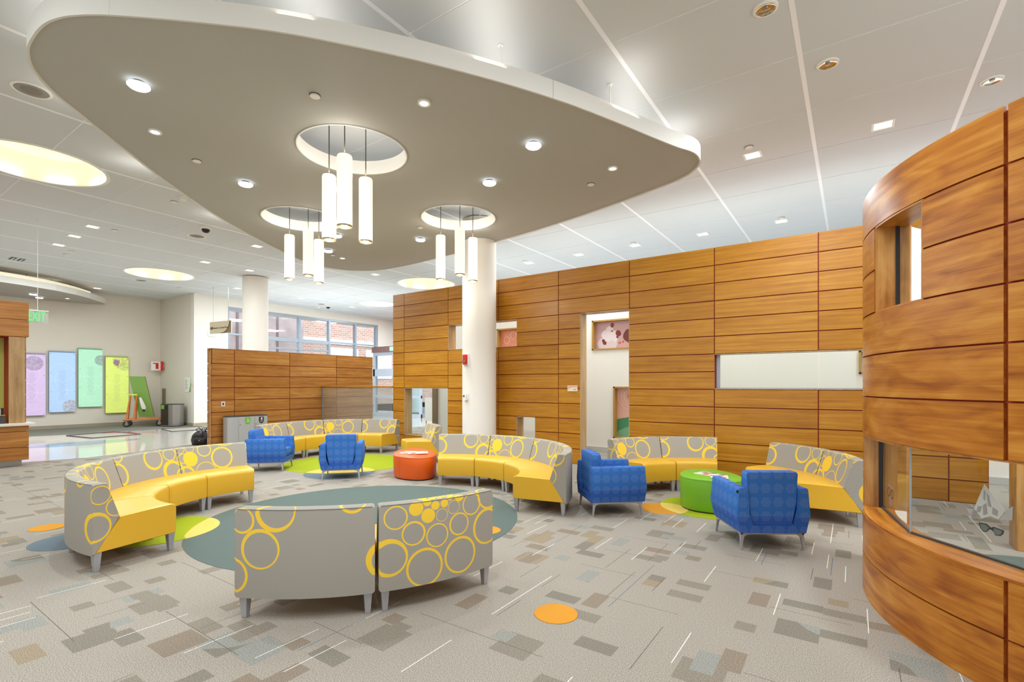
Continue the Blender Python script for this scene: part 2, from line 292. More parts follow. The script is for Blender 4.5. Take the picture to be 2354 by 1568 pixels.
def lightpanel(name, base, circ, disc_col, seed):
    m, nt, b = newmat(name)
    uv = node(nt, 'ShaderNodeUVMap').outputs[0]; sp = node(nt, 'ShaderNodeSeparateXYZ'); nt.links.new(uv, sp.inputs[0]); U, V = sp.outputs[0], sp.outputs[1]
    col = lin(*base)
    arcs = rings(nt, uv, [(.25 + .1 * seed % .3, 1.45, .34, 0, 0, .325), (.55, 1.2, .40, 0, 0, .388), (.15, .8, .36, 0, 0, .347), (.5, .5, .30, 0, 0, .288), (.3, .35, .2, 0, 0, .19)])
    col = mixc(nt, math_(nt, 'MULTIPLY', arcs, 0.2), col, (1, 1, 1, 1))
    ln = math_(nt, 'GREATER_THAN', math_(nt, 'FRACT', math_(nt, 'MULTIPLY', V, 34.0)), 0.5)
    wn = node(nt, 'ShaderNodeTexWhiteNoise', noise_dimensions='1D'); nt.links.new(math_(nt, 'FLOOR', math_(nt, 'MULTIPLY', V, 34.0)), wn.inputs['W'])
    wd = math_(nt, 'MULTIPLY_ADD', wn.outputs['Value'], 0.10, 0.05)
    inl = math_(nt, 'LESS_THAN', math_(nt, 'ABSOLUTE', math_(nt, 'SUBTRACT', U, 0.36)), wd)
    rng = math_(nt, 'MULTIPLY', math_(nt, 'GREATER_THAN', V, 0.45), math_(nt, 'LESS_THAN', V, 1.55))
    nz = node(nt, 'ShaderNodeTexNoise'); nz.inputs['Scale'].default_value = 90; nt.links.new(uv, nz.inputs['Vector'])
    txt = math_(nt, 'MULTIPLY', math_(nt, 'MULTIPLY', math_(nt, 'MULTIPLY', ln, inl), rng), math_(nt, 'GREATER_THAN', nz.outputs['Fac'], 0.44))
    col = mixc(nt, math_(nt, 'MULTIPLY', txt, 0.28), col, lin(110, 120, 140))
    disc = rings(nt, uv, [circ]); sk = node(nt, 'ShaderNodeTexNoise'); sk.inputs['Scale'].default_value = 14; sk.inputs['Detail'].default_value = 3; sk.inputs['Distortion'].default_value = 1.5; nt.links.new(uv, sk.inputs['Vector'])
    dcol = mixc(nt, math_(nt, 'GREATER_THAN', sk.outputs['Fac'], 0.52), lin(*disc_col), lin(*[c * .78 for c in disc_col]))
    col = mixc(nt, math_(nt, 'MULTIPLY', disc, 0.7), col, dcol)
    nt.links.new(mixc(nt, 0.35, col, lin(60, 60, 60)), b.inputs['Base Color']); nt.links.new(col, b.inputs['Emission Color']); b.inputs['Emission Strength'].default_value = 0.52; b.inputs['Roughness'].default_value = 0.2
    return m
def blobs(name, base, layers, emit=0.0):
    """flat printed artwork: coloured discs in panel metres"""
    m, nt, b = newmat(name); uv = node(nt, 'ShaderNodeUVMap').outputs[0]; col = lin(*base)
    nz = node(nt, 'ShaderNodeTexNoise'); nz.inputs['Scale'].default_value = 7; nt.links.new(uv, nz.inputs['Vector'])
    wob = node(nt, 'ShaderNodeVectorMath', operation='MULTIPLY_ADD'); nt.links.new(nz.outputs['Color'], wob.inputs[0]); wob.inputs[1].default_value = (.05, .05, 0); nt.links.new(uv, wob.inputs[2])
    sv = node(nt, 'ShaderNodeVectorMath', operation='SUBTRACT'); nt.links.new(wob.outputs[0], sv.inputs[0]); sv.inputs[1].default_value = (.025, .025, 0)
    for c, items in layers: col = mixc(nt, rings(nt, sv.outputs[0], items), col, lin(*c))
    nt.links.new(col, b.inputs['Base Color']); b.inputs['Roughness'].default_value = 0.3
    return m

# ------------------------------------------------------------------ mesh helpers
class MB:
    def __init__(s): s.v = []; s.f = []; s.uv = []; s.mi = []
    def face(s, idx, uv=None, mi=0): s.f.append(tuple(idx)); s.uv.append(uv); s.mi.append(mi)
    def add(s, pts): n = len(s.v); s.v.extend(Vector(p) for p in pts); return n
    def box(s, x0, y0, z0, x1, y1, z1, mi=0):
        n = s.add([(x0, y0, z0), (x1, y0, z0), (x1, y1, z0), (x0, y1, z0), (x0, y0, z1), (x1, y0, z1), (x1, y1, z1), (x0, y1, z1)])
        for q in ((0, 3, 2, 1), (4, 5, 6, 7), (0, 1, 5, 4), (1, 2, 6, 5), (2, 3, 7, 6), (3, 0, 4, 7)): s.face([n + i for i in q], None, mi)
        return s
    def prism(s, poly, z0, z1, mi=0):
        k = len(poly); n = s.add([(x, y, z0) for x, y in poly] + [(x, y, z1) for x, y in poly])
        s.face([n + i for i in reversed(range(k))], None, mi); s.face([n + k + i for i in range(k)], None, mi)
        for i in range(k): j = (i + 1) % k; s.face([n + i, n + j, n + k + j, n + k + i], None, mi)
        return s
    def loft(s, sections, closed=True, caps=True, mi=0, uvs=None):
        k = len(sections[0]); st = [s.add(c) for c in sections]
        for a in range(len(sections) - 1):
            for i in range(k if closed else k - 1):
                j = (i + 1) % k; s.face([st[a] + i, st[a] + j, st[a + 1] + j, st[a + 1] + i], None, mi)
        if caps: s.face([st[0] + i for i in reversed(range(k))], None, mi); s.face([st[-1] + i for i in range(k)], None, mi)
        return s
    def lathe(s, prof, n=24, c=(0, 0, 0), mi=0, cap=True):
        secs = [[(c[0] + max(r, 1e-4) * math.cos(2 * PI * i / n), c[1] + max(r, 1e-4) * math.sin(2 * PI * i / n), c[2] + z) for i in range(n)] for r, z in prof]
        return s.loft(secs, True, cap, mi)
    def tube(s, pts, r, n=8, mi=0):
        pts = [Vector(p) for p in pts]; secs = []
        for i, p in enumerate(pts):
            d = (pts[min(i + 1, len(pts) - 1)] - pts[max(i - 1, 0)]).normalized(); a = d.orthogonal().normalized(); 
            if abs(d.z) < 0.99: a = d.cross(Vector((0, 0, 1))).normalized()
            b = d.cross(a); rr = r[i] if isinstance(r, (list, tuple)) else r
            secs.append([p + a * math.cos(2 * PI * k / n) * rr + b * math.sin(2 * PI * k / n) * rr for k in range(n)])
        return s.loft(secs, True, True, mi)
    def hexa(s, b4, t4, mi=0):
        n = s.add(list(b4) + list(t4))
        for q in ((0, 3, 2, 1), (4, 5, 6, 7), (0, 1, 5, 4), (1, 2, 6, 5), (2, 3, 7, 6), (3, 0, 4, 7)): s.face([n + i for i in q], None, mi)
        return s
    def mesh(s, name, smooth=False, bevel=0.0, seg=2, fix=True):
        me = bpy.data.meshes.new(name); me.from_pydata([tuple(v) for v in s.v], [], s.f)
        me.polygons.foreach_set('material_index', s.mi)
        if fix and not any(s.uv):
            bm = bmesh.new(); bm.from_mesh(me); bmesh.ops.recalc_face_normals(bm, faces=bm.faces)
            if bevel:
                ed = [e for e in bm.edges if len(e.link_faces) == 2 and e.calc_face_angle(0) > rad(30)]
                bmesh.ops.bevel(bm, geom=ed, offset=bevel, segments=seg, affect='EDGES', profile=0.5)
            bm.to_mesh(me); bm.free()
        uvl = me.uv_layers.new(name='UVMap'); d = uvl.data
        given = any(s.uv)
        for p in me.polygons:
            u = s.uv[p.index] if given else None; nn = p.normal; ax = max(range(3), key=lambda i: abs(nn[i]))
            for k, li in enumerate(p.loop_indices):
                if u: d[li].uv = u[k]
                else:
                    co = me.vertices[me.loops[li].vertex_index].co; d[li].uv = (co.y, co.z) if ax == 0 else ((co.x, co.z) if ax == 1 else (co.x, co.y))
        if smooth:
            me.polygons.foreach_set('use_smooth', [True] * len(me.polygons))
            try: me.set_sharp_from_angle(angle=rad(38))
            except Exception: pass
        me.update(); return me
def link(name, me, mats, parent=None, loc=(0, 0, 0), rz=0.0):
    o = bpy.data.objects.new(name, me); C.objects.link(o)
    if mats is not None and not me.materials:
        for m in (mats if isinstance(mats, (list, tuple)) else [mats]): me.materials.append(m if not isinstance(m, str) else M[m])
    if parent: o.parent = parent
    o.location = loc
    if rz: o.rotation_euler = (0, 0, rz)
    return o
def obj(name, mb, mats, parent=None, smooth=False, bevel=0.0, seg=2, loc=(0, 0, 0), rz=0.0):
    return link(name, mb.mesh(name, smooth, bevel, seg), mats, parent, loc, rz)
def thing(name, label, cat, loc=(0, 0, 0), rz=0.0, group=None):
    o = bpy.data.objects.new(name, None); C.objects.link(o); o.location = loc; o.rotation_euler = (0, 0, rz); o.empty_display_size = 0.1
    o['label'] = label; o['category'] = cat
    if group: o['group'] = group
    return o
def tag(o, label, cat, group=None):
    o['label'] = label; o['category'] = cat
    if group: o['group'] = group
    return o
def struct(o): o['kind'] = 'structure'; return o
def room(name):
    o = bpy.data.objects.new(name, None); C.objects.link(o); o['kind'] = 'structure'; return o
def dup(root, loc, rz, label, group=None):
    r = root.copy(); C.objects.link(r); r.location = loc; r.rotation_euler = (0, 0, rz); r['label'] = label
    if group: r['group'] = group
    for ch in list(root.children):
        c = ch.copy(); C.objects.link(c); c.parent = r
        for g in ch.children: d = g.copy(); C.objects.link(d); d.parent = c
    return r
def smooth_closed(pts, k=4):
    n = len(pts); out = []
    for i in range(n):
        p0, p1, p2, p3 = [Vector(pts[(i + j) % n]) for j in (-1, 0, 1, 2)]
        for t in range(k):
            t /= k; out.append(tuple(0.5 * ((2 * p1) + (-p0 + p2) * t + (2 * p0 - 5 * p1 + 4 * p2 - p3) * t * t + (-p0 + 3 * p1 - 3 * p2 + p3) * t ** 3)))
    return out
def circle(cx, cy, r, n=64): return [(cx + r * math.cos(2 * PI * i / n), cy + r * math.sin(2 * PI * i / n)) for i in range(n)]
def lens(a, b, n=96):
    (ax, ay, ar), (bx, by, br) = a, b
    p = [q for q in circle(ax, ay, ar, n) if math.hypot(q[0] - bx, q[1] - by) <= br] + [q for q in circle(bx, by, br, n) if math.hypot(q[0] - ax, q[1] - ay) <= ar]
    mx = sum(q[0] for q in p) / len(p); my = sum(q[1] for q in p) / len(p)
    return sorted(p, key=lambda q: math.atan2(q[1] - my, q[0] - mx))
def holed_mesh(name, outer, holes, z0, z1):
    """flat slab with round holes, from a filled 2D curve"""
    cu = bpy.data.curves.new('tmp', 'CURVE'); cu.dimensions = '2D'; cu.fill_mode = 'BOTH'; cu.extrude = (z1 - z0) / 2
    for loop in [outer] + holes:
        sp = cu.splines.new('POLY'); sp.points.add(len(loop) - 1); sp.use_cyclic_u = True
        for i, (x, y) in enumerate(loop): sp.points[i].co = (x, y, 0, 1)
    o = bpy.data.objects.new('tmp', cu); C.objects.link(o); dg = bpy.context.evaluated_depsgraph_get(); dg.update()
    me = bpy.data.meshes.new_from_object(o.evaluated_get(dg)); me.name = name
    for v in me.vertices: v.co.z += (z0 + z1) / 2
    bpy.data.objects.remove(o); bpy.data.curves.remove(cu); me.materials.clear(); return me
def text_mesh(body, size, depth=0.004, align='CENTER'):
    cu = bpy.data.curves.new('tmp', 'FONT'); cu.body = body; cu.size = size; cu.extrude = depth / 2; cu.align_x = align; cu.align_y = 'CENTER'; cu.resolution_u = 2; cu.space_character = 1.12
    o = bpy.data.objects.new('tmp', cu); C.objects.link(o); dg = bpy.context.evaluated_depsgraph_get(); dg.update()
    me = bpy.data.meshes.new_from_object(o.evaluated_get(dg)); me.name = 'lettering'
    bpy.data.objects.remove(o); bpy.data.curves.remove(cu); me.materials.clear(); return me
def letters(body, size, mat, parent, loc, rot, sx=1.0, align='CENTER', name='lettering'):
    o = link(name, text_mesh(body, size, align=align), mat, parent); o.location = loc; o.rotation_euler = rot; o.scale = (sx, 1, 1); return o
def plane_y(name, x0, z0, x1, z1, y, mat, parent, t=0.006, front=-1):
    """thin printed panel facing -y with its uv starting at its lower left corner"""
    mb = MB(); ya, yb = (y, y + t)
    n = mb.add([(x0, ya, z0), (x1, ya, z0), (x1, ya, z1), (x0, ya, z1), (x0, yb, z0), (x1, yb, z0), (x1, yb, z1), (x0, yb, z1)])
    W, H = abs(x1 - x0), z1 - z0; q = [(0, 0), (W, 0), (W, H), (0, H)]
    for f, u in (((0, 1, 2, 3), q), ((5, 4, 7, 6), q), ((1, 5, 6, 2), q), ((4, 0, 3, 7), q), ((3, 2, 6, 7), q), ((4, 5, 1, 0), q)): mb.face([n + i for i in f], u)
    return link(name, mb.mesh(name), mat, parent)
def plane_x(name, y0, z0, y1, z1, x, mat, parent, t=0.006):
    mb = MB(); xa, xb = x, x - t
    n = mb.add([(xa, y0, z0), (xa, y1, z0), (xa, y1, z1), (xa, y0, z1), (xb, y0, z0), (xb, y1, z0), (xb, y1, z1), (xb, y0, z1)])
    W, H = abs(y1 - y0), z1 - z0; q = [(0, 0), (W, 0), (W, H), (0, H)]
    for f in ((0, 1, 2, 3), (5, 4, 7, 6), (1, 5, 6, 2), (4, 0, 3, 7), (3, 2, 6, 7), (4, 5, 1, 0)): mb.face([n + i for i in f], q)
    return link(name, mb.mesh(name), mat, parent)

# ================================================================== FLOOR
CEIL = 5.16
floor = struct(obj('floor', MB().box(-24.4, -6, -0.25, 8, 21, -0.02), plain('floor_slab', (150, 145, 138), 0.9)))
edge = [(-14.5, -6), (-14.35, 1.0), (-14.12, 2.8), (-13.88, 3.7), (-13.98, 4.2), (-14.3, 5.2), (-14.75, 6.3), (-14.9, 9.5), (-14.4, 12.0), (-13.0, 15.0), (-13.0, 20.9)]
obj('carpet_field', MB().prism(edge[::-1] + [(7.9, -6), (7.9, 20.9)][0:0] + [(-14.5, -6), (7.9, -6), (7.9, 20.9)], -0.02, 0.0), 'carpet', floor)
obj('terrazzo_field', MB().prism([(-24.3, -6)] + edge + [(-24.3, 20.9)], -0.019, 0.0), 'terrazzo', floor)
obj('entrance_carpet', MB().prism([(-24.05, -4), (-21.3, -4), (-21.0, 4.3), (-20.5, 5.9), (-20.6, 7.4), (-20.9, 8.8), (-24.05, 8.8)], 0.0, 0.004), 'c_mat', floor)
for nm, p in (('floor_grille', [(-20.3, 4.9), (-18.75, 5.1), (-18.95, 6.4), (-20.6, 6.2)]), ('floor_grille', [(-20.6, 7.6), (-19.1, 7.35), (-19.1, 8.8), (-20.6, 8.8)])):
    g = obj('floor_mat', MB().prism(p, 0.0, 0.004), plain('walk_off_mat', (168, 160, 148), 0.6), floor)
    cx = sum(a for a, b in p) / 4; cy = sum(b for a, b in p) / 4
    mb = MB()
    for i in range(4):
        a, b = p[i], p[(i + 1) % 4]; mb.tube([(a[0], a[1], 0.006), (b[0], b[1], 0.006)], 0.02, 4)
    obj('mat_edging', mb, 'darkgrey', g)
obj('red_floor_strip', MB().prism([(-20.35, 5.80), (-19.9, 6.55), (-19.96, 6.60), (-20.41, 5.85)], 0.004, 0.012), 'red', floor)
obj('terrazzo_disc', MB().prism([(-17.4 + .55 * math.cos(2 * PI * i / 48) , 4.6 + 1.25 * math.sin(2 * PI * i / 48)) for i in range(48)], 0.0, 0.003), 'terrazzo_blue', floor)
def cdisc(poly, z, mat, label):
    o = obj('carpet_disc', MB().prism(poly, 0.0, z), mat, floor); o['label'] = label
GREY = (-4.88, 3.95, 1.85); LIML = (-6.283, 2.29, .58); LIMB = (-8.54, 6.49, 1.25); BGB = (-7.70, 5.67, .617); LIMR = (-1.54, 6.82, .624); ORR = (-2.02, 6.41, .303); TEAL = (-6.62, 1.62, .318)
cdisc(circle(*GREY, 96), 0.003, 'c_grey', 'large slate grey carpet disc')
cdisc(circle(*LIML), 0.004, 'c_lime', 'lime green carpet disc by the left benches'); cdisc(lens(GREY, LIML), 0.005, 'c_yellow', 'yellow overlap of the lime and slate discs')
cdisc(circle(*TEAL), 0.003, 'c_teal', 'blue grey carpet disc'); cdisc(lens(TEAL, LIML), 0.005, 'c_olive', 'dark olive overlap')
cdisc(circle(-7.44, 1.63, .16, 40), 0.004, 'c_orange', 'small orange carpet disc at far left'); cdisc(circle(-1.71, 3.03, .151, 40), 0.004, 'c_orange', 'small orange carpet disc in the foreground')
cdisc(circle(-3.32, 4.33, .16, 40), 0.005, 'c_orange', 'small orange carpet disc on the slate disc')
cdisc(circle(*LIMB, 80), 0.003, 'c_lime', 'large lime carpet disc at the back'); cdisc(circle(*BGB), 0.002, 'c_teal', 'blue grey carpet disc at the back'); cdisc(lens(LIMB, BGB), 0.005, 'c_yellow', 'yellow overlap at the back')
cdisc(circle(*LIMR), 0.003, 'c_lime', 'lime carpet disc under the green ottoman'); cdisc(circle(*ORR), 0.002, 'c_orange', 'orange carpet disc'); cdisc(lens(LIMR, ORR), 0.005, 'c_yellow', 'yellow overlap by the green ottoman')
cdisc(circle(1.35, 5.85, .62), 0.003, 'c_grey', 'slate carpet disc inside the booth')

# ================================================================== CEILING
WELLS = [(-10.83, 2.27, .88, 'large round lit ceiling well at upper left'), (-18.35, 6.73, .93, 'round lit ceiling well left of the white column'),
         (-12.36, 12.67, 1.0, 'round lit ceiling well over the left end of the wood wall'), (-17.2, 14.6, .75, 'round lit ceiling well just left of the wood wall, farthest')]
ceiling = struct(obj('ceiling', MB().box(-24.4, -6, 5.72, 8, 21, 5.8), 'white'))
gx = [-0.47 + 1.622 * k for k in range(-15, 6)]; gy = [0.943 + 1.3065 * k for k in range(-6, 16)]
def cut(o, wells):
    for (wx, wy, wr, *_) in wells:
        cme = MB().lathe([(wr, -1), (wr, 1)], 64).mesh('tmp'); co = bpy.data.objects.new('tmp', cme); C.objects.link(co); co.location = (wx, wy, CEIL)
        md = o.modifiers.new('b', 'BOOLEAN'); md.operation = 'DIFFERENCE'; md.object = co; md.solver = 'EXACT'
        dg = bpy.context.evaluated_depsgraph_get(); dg.update(); me = bpy.data.meshes.new_from_object(o.evaluated_get(dg)); o.modifiers.clear(); o.data = me
        bpy.data.objects.remove(co)
def touches(x0, y0, x1, y1):
    r = []
    for wl in WELLS:
        dx = max(x0 - wl[0], 0, wl[0] - x1); dy = max(y0 - wl[1], 0, wl[1] - y1)
        if math.hypot(dx, dy) < wl[2]: r.append(wl)
    return r
tile_me = MB().box(-.793, -.6432, 0, .793, .6432, .02).mesh('ceiling_panel')
F = Vector((-math.sin(rad(34.5)), math.cos(rad(34.5)))); R = Vector((F.y, -F.x))
cells = []
for i in range(len(gx) - 1):
    for j in range(len(gy) - 1):
        cx, cy = (gx[i] + gx[i + 1]) / 2, (gy[j] + gy[j + 1]) / 2; p = Vector((cx, cy)); d = p.dot(F); s = abs(p.dot(R))
        if -24.6 < cx < 7.9: cells.append((0 if (d > -1 and s < d * 1.05 + 2.6) else 1, p.length, gx[i], gy[j], gx[i + 1], gy[j + 1]))
cells.sort(); rest = MB()
for k, (v, d, x0, y0, x1, y1) in enumerate(cells):
    if v == 0 and k < 290:
        wl = touches(x0, y0, x1, y1)
        if wl:
            o = obj('ceiling_panel', MB().box(x0 + .018, y0 + .010, CEIL, x1 - .018, y1 - .010, CEIL + .02), 'tile', ceiling); cut(o, wl)
        else: link('ceiling_panel', tile_me, 'tile', ceiling, ((x0 + x1) / 2, (y0 + y1) / 2, CEIL))
    else: rest.box(x0 + .018, y0 + .007, CEIL, x1 - .018, y1 - .007, CEIL + .02)
o = obj('outer_ceiling_panels', rest, 'tile', ceiling); o['kind'] = 'stuff'
cross = MB()
for x in gx:
    if not -24.3 < x < 8: continue
    o = obj('grid_bar', MB().box(x - .024, -5.9, CEIL - .002, x + .024, 20.9, CEIL + .03), 'tbar', ceiling); wl = touches(x - .02, -6, x + .02, 21)
    if wl: cut(o, wl)
for y in gy:
    if not -5.9 < y < 20.9: continue
    o = obj('grid_bar', MB().box(-24.3, y - .02, CEIL + .006, 7.9, y + .02, CEIL + .03), 'tbar', ceiling); wl = touches(-24.3, y - .02, 7.9, y + .02)
    if wl: cut(o, wl)
for (x, y, r, lab) in WELLS:
    t = thing('ceiling_light_well', lab, 'ceiling light', (x, y, CEIL))
    obj('well_wall', MB().lathe([(r, 0), (r, .42), (r + .03, .42), (r + .03, 0)], 64, cap=False), 'well', t, True)
    obj('trim_ring', MB().lathe([(r - .03, -.012), (r + .02, -.012), (r + .02, .012), (r - .03, .012), (r - .03, -.012)], 64, cap=False), 'trimwhite', t, True)
    obj('lit_cap', MB().lathe([(r + .02, .42), (r + .02, .44)], 48), 'well_top', t)
    for k in range(8):
        a = 2 * PI * k / 8 + .25; lb = obj('lamp_bar', MB().box(-.02, -.17, 0, .02, .17, .02), 'led', t); lb.location = ((r - .06) * math.cos(a), (r - .06) * math.sin(a), .03); lb.rotation_euler = (0, 0, a)

# ================================================================== OUTER WALLS
def wallbox(name, x0, y0, x1, y1, mat, z1=5.72, z0=-0.02): return struct(obj(name, MB().box(x0, y0, z0, x1, y1, z1), mat))
wallbox('wall_left', -24.4, -6, -24.1, 8.84, 'greige'); wallbox('wall_corner', -24.4, 8.84, -21.25, 9.1, 'greige')
struct(obj('baseboard_left', MB().box(-24.1, -5, 0, -24.08, 8.84, .12), 'base', bevel=.004)); struct(obj('baseboard_corner', MB().box(-24.1, 8.815, 0, -21.0, 8.84, .12), 'base', bevel=.004))
struct(obj('baseboard_return', MB().box(-21.0, 8.8, 0, -20.98, 10.0, .12), 'base', bevel=.004))
# window wall along x = -21
ww = room('wall_window')
obj('wall_panel', MB().box(-21.25, 8.84, -0.02, -21.0, 10.10, 5.72), 'white', ww); obj('wall_panel', MB().box(-21.25, 10.10, 4.80, -21.0, 20.9, 5.72), 'white', ww)
obj('wall_panel', MB().box(-21.25, 17.86, 3.4, -21.0, 20.9, 4.80), 'white', ww)
win = struct(obj('window_1', MB().box(-21.22, 10.10, 4.72, -21.06, 17.86, 4.80), 'alu'))
ys = [10.12, 11.72, 13.32, 14.90, 16.45, 17.80]
for k, y in enumerate(ys): obj('mullion', MB().box(-21.22, y - .045, 0, -21.02, y + .045, 4.72), 'alu', win)
for k in range(len(ys) - 1):
    zs = [0.12, 2.6, 3.70, 4.72] if k not in (1, 2) else [0.12, 2.55, 3.25, 3.70, 4.72]
    a, b = ys[k] + .045, ys[k + 1] - .045
    for q in range(len(zs)):
        if q in (0, len(zs) - 1): continue
        hh = .14 if (k in (1, 2) and q == 3) else .04
        obj('transom', MB().box(-21.20, a, zs[q] - hh, -21.03, b, zs[q] + .03), 'alu', win)
    for q in range(len(zs) - 1): obj('pane', MB().box(-21.13, a, zs[q] + .03, -21.12, b, zs[q + 1] - .04), 'glass_tint', win)
    obj('sill', MB().box(-21.2, a, 0, -21.03, b, .12), 'alu', win)
# vestibule box at the far right end of the window wall
vs = thing('entrance_vestibule', 'glass entrance vestibule with brown soffit right of the window wall', 'vestibule', (-20.2, 18.0, 0))
obj('soffit', MB().box(-.4, -.9, 3.27, 3.2, 2.2, 3.56), plain('brown_soffit', (138, 104, 98), 0.7), vs)
fm = plain('pale_blue_frame', (196, 202, 216), 0.4)
for nm, q in (('head_rail', (-.35, -.85, 3.1, 3.1, -.75, 3.27)), ('door_head', (-.35, -.85, 2.05, 3.1, -.75, 2.42)), ('jamb', (-.35, -.85, 0, -.22, -.75, 3.1)), ('jamb', (1.2, -.85, 0, 1.34, -.75, 3.1)), ('jamb', (2.98, -.85, 0, 3.1, -.75, 3.1)), ('mid_rail', (-.35, -.845, .95, 3.1, -.755, 1.08)), ('bottom_rail', (-.35, -.845, 0, 3.1, -.755, .18))): obj(nm, MB().box(*q), fm, vs)
for x0, x1 in ((-.22, 1.2), (1.34, 2.98)):
    for z0, z1 in ((.18, .95), (1.08, 2.05), (2.42, 3.1)): obj('pane', MB().box(x0, -.81, z0, x1, -.80, z1), 'glass_tint', vs)
ex = thing('exit_sign', 'small pale green exit sign on the brown vestibule soffit', 'exit sign', (-19.2, 17.1, 3.31))
obj('sign_face', MB().box(0, -.03, 0, .26, -.012, .2), 'exit_soft', ex); obj('sign_bracket', MB().box(.02, -.012, .02, .24, 0, .18), 'trimwhite', ex)
# far wall (y = 20.9) with glazing
fw = room('wall_far'); obj('wall_panel', MB().box(-21.2, 20.7, 3.4, 8, 20.95, 5.72), 'white', fw)
obj('wall_panel', MB().box(-10.5, 20.7, -0.02, 8, 20.95, 3.4), 'white', fw)
w2 = struct(obj('window_2', MB().box(-21.1, 20.75, 3.3, -10.5, 20.9, 3.4), 'alu'))
for k in range(8):
    x = -21 + k * 1.5; obj('mullion', MB().box(x - .05, 20.75, 0, x + .05, 20.9, 3.3), 'alu', w2)
    if k < 7: obj('pane', MB().box(x + .05, 20.82, .3, x + 1.45, 20.83, 3.3), 'glass_tint', w2); obj('sill', MB().box(x + .05, 20.75, 0, x + 1.45, 20.9, .3), 'alu', w2)
wallbox('wall_right', 7.7, -6, 8, 21, 'white'); wallbox('wall_rear', -24.4, -6.2, 8, -5.9, 'white')
# corridor wall behind the wood wall
ch = room('wall_corridor')
def cells_minus(x0, x1, z0, z1, holes):
    xs = sorted({x0, x1, *[h for q in holes for h in (q[0], q[1])]}); zs = sorted({z0, z1, *[h for q in holes for h in (q[2], q[3])]})
    for i in range(len(xs) - 1):
        for j in range(len(zs) - 1):
            cx, cz = (xs[i] + xs[i + 1]) / 2, (zs[j] + zs[j + 1]) / 2
            if x0 <= cx <= x1 and z0 <= cz <= z1 and not any(q[0] < cx < q[1] and q[2] < cz < q[3] for q in holes): yield xs[i], xs[i + 1], zs[j], zs[j + 1]
NICH = [(-8.05, -6.6, 2.30, 3.13), (-5.20, -3.9, 2.44, 3.15), (-4.65, -3.3, .35, 1.56), (.09, 1.3, 1.80, 2.23)]
mb = MB()
for x0, x1, z0, z1 in cells_minus(-10.25, 7.7, -0.02, 3.95, NICH): mb.box(x0, 11.0, z0, x1, 11.16, z1)
mb.box(-10.25, 11.16, -0.02, 7.7, 11.25, 3.95)
obj('corridor_wall', mb, 'white', ch)
struct(obj('baseboard_corridor', MB().box(-10.2, 10.975, 0, 7.7, 11.0, .12), plain('grey_baseboard', (188, 186, 180), .6), bevel=.004))
struct(obj('trim_1', MB().box(-10.40, 10.9, 0, -10.25, 11.3, 3.95), plain('brown_end_trim', (128, 104, 76), .5), bevel=.004))
def art(name, label, x0, x1, z0, z1, mat):
    t = thing(name, label, 'wall art', ((x0 + x1) / 2, 11.12, z0)); w_ = (x1 - x0) / 2; h = z1 - z0
    for nm, q in (('frame_side', (-w_ - .002, -.15, 0, -w_ + .035, .03, h)), ('frame_side', (w_ - .035, -.15, 0, w_ + .002, .03, h)), ('frame_top', (-w_, -.15, h - .035, w_, .03, h)), ('frame_bottom', (-w_, -.15, 0, w_, .03, .03))):
        obj(nm, MB().box(*q), plain('niche_wood', (176, 134, 64), .5) if 'niche_wood' not in bpy.data.materials else bpy.data.materials['niche_wood'], t)
    plane_y('print', -w_ + .035, .03, w_ - .035, h - .035, .0, mat, t)
leaf = [(x, z, .10, .0, 0, .090) for x, z in ((.2, .5), (.42, .62), (.62, .35), (.85, .55), (1.05, .3), (1.2, .6), (.3, .2), (.95, .15))]
art('wall_niche_art', 'coral panel of white leaf outlines seen through the upper opening right of the column', -8.05, -6.6, 2.30, 3.13, blobs('leaf_print', (226, 140, 104), [((190, 92, 72), [(.9, .38, .14), (.65, .38, .12), (1.15, .38, .12)]), ((214, 160, 150), [(.62, .3, .12)]), ((244, 226, 214), leaf)]))
art('wall_niche_art', 'mauve photo print of children at play on the corridor wall above the door opening', -5.20, -3.9, 2.44, 3.15, blobs('photo_print', (196, 156, 158), [((212, 196, 200), [(.2, .12, .15), (.4, .12, .15)]), ((226, 212, 216), [(.34, .30, .13), (.26, .34, .11), (.46, .34, .10), (.50, .22, .06), (.36, .46, .09)]), ((186, 96, 66), [(.42, .42, .03), (.62, .12, .03), (.70, .15, .03)]), ((122, 44, 26), [(.43, .56, .055), (.58, .36, .07), (.56, .27, .03), (.23, .14, .05), (.20, .19, .045)]), ((110, 46, 30), [(.84, .28, .14), (.90, .22, .12), (.82, .36, .08)]), ((214, 158, 128), [(.72, .06, .04), (.86, .05, .05)])]))
ray_items = [(.36, .96, .10)]
art('wall_niche_art', 'print with a coral sun over a green hill inside the door opening', -4.65, -3.3, .35, 1.56, blobs('sun_print', (230, 176, 160), [((236, 206, 196), [(.36, .96, .20, 0, 0, .18), (.36, .96, .26, 0, 0, .245), (.36, .96, .33, 0, 0, .318)]), ((214, 112, 96), ray_items), ((70, 140, 96), [(.3, -.4, .86), (.7, -.3, .80)]), ((120, 176, 138), [(.5, -.55, .82)])]))
art('wall_niche_art', 'wood framed niche beyond the right end of the long white glazed opening', .09, 1.3, 1.80, 2.23, M['white'])

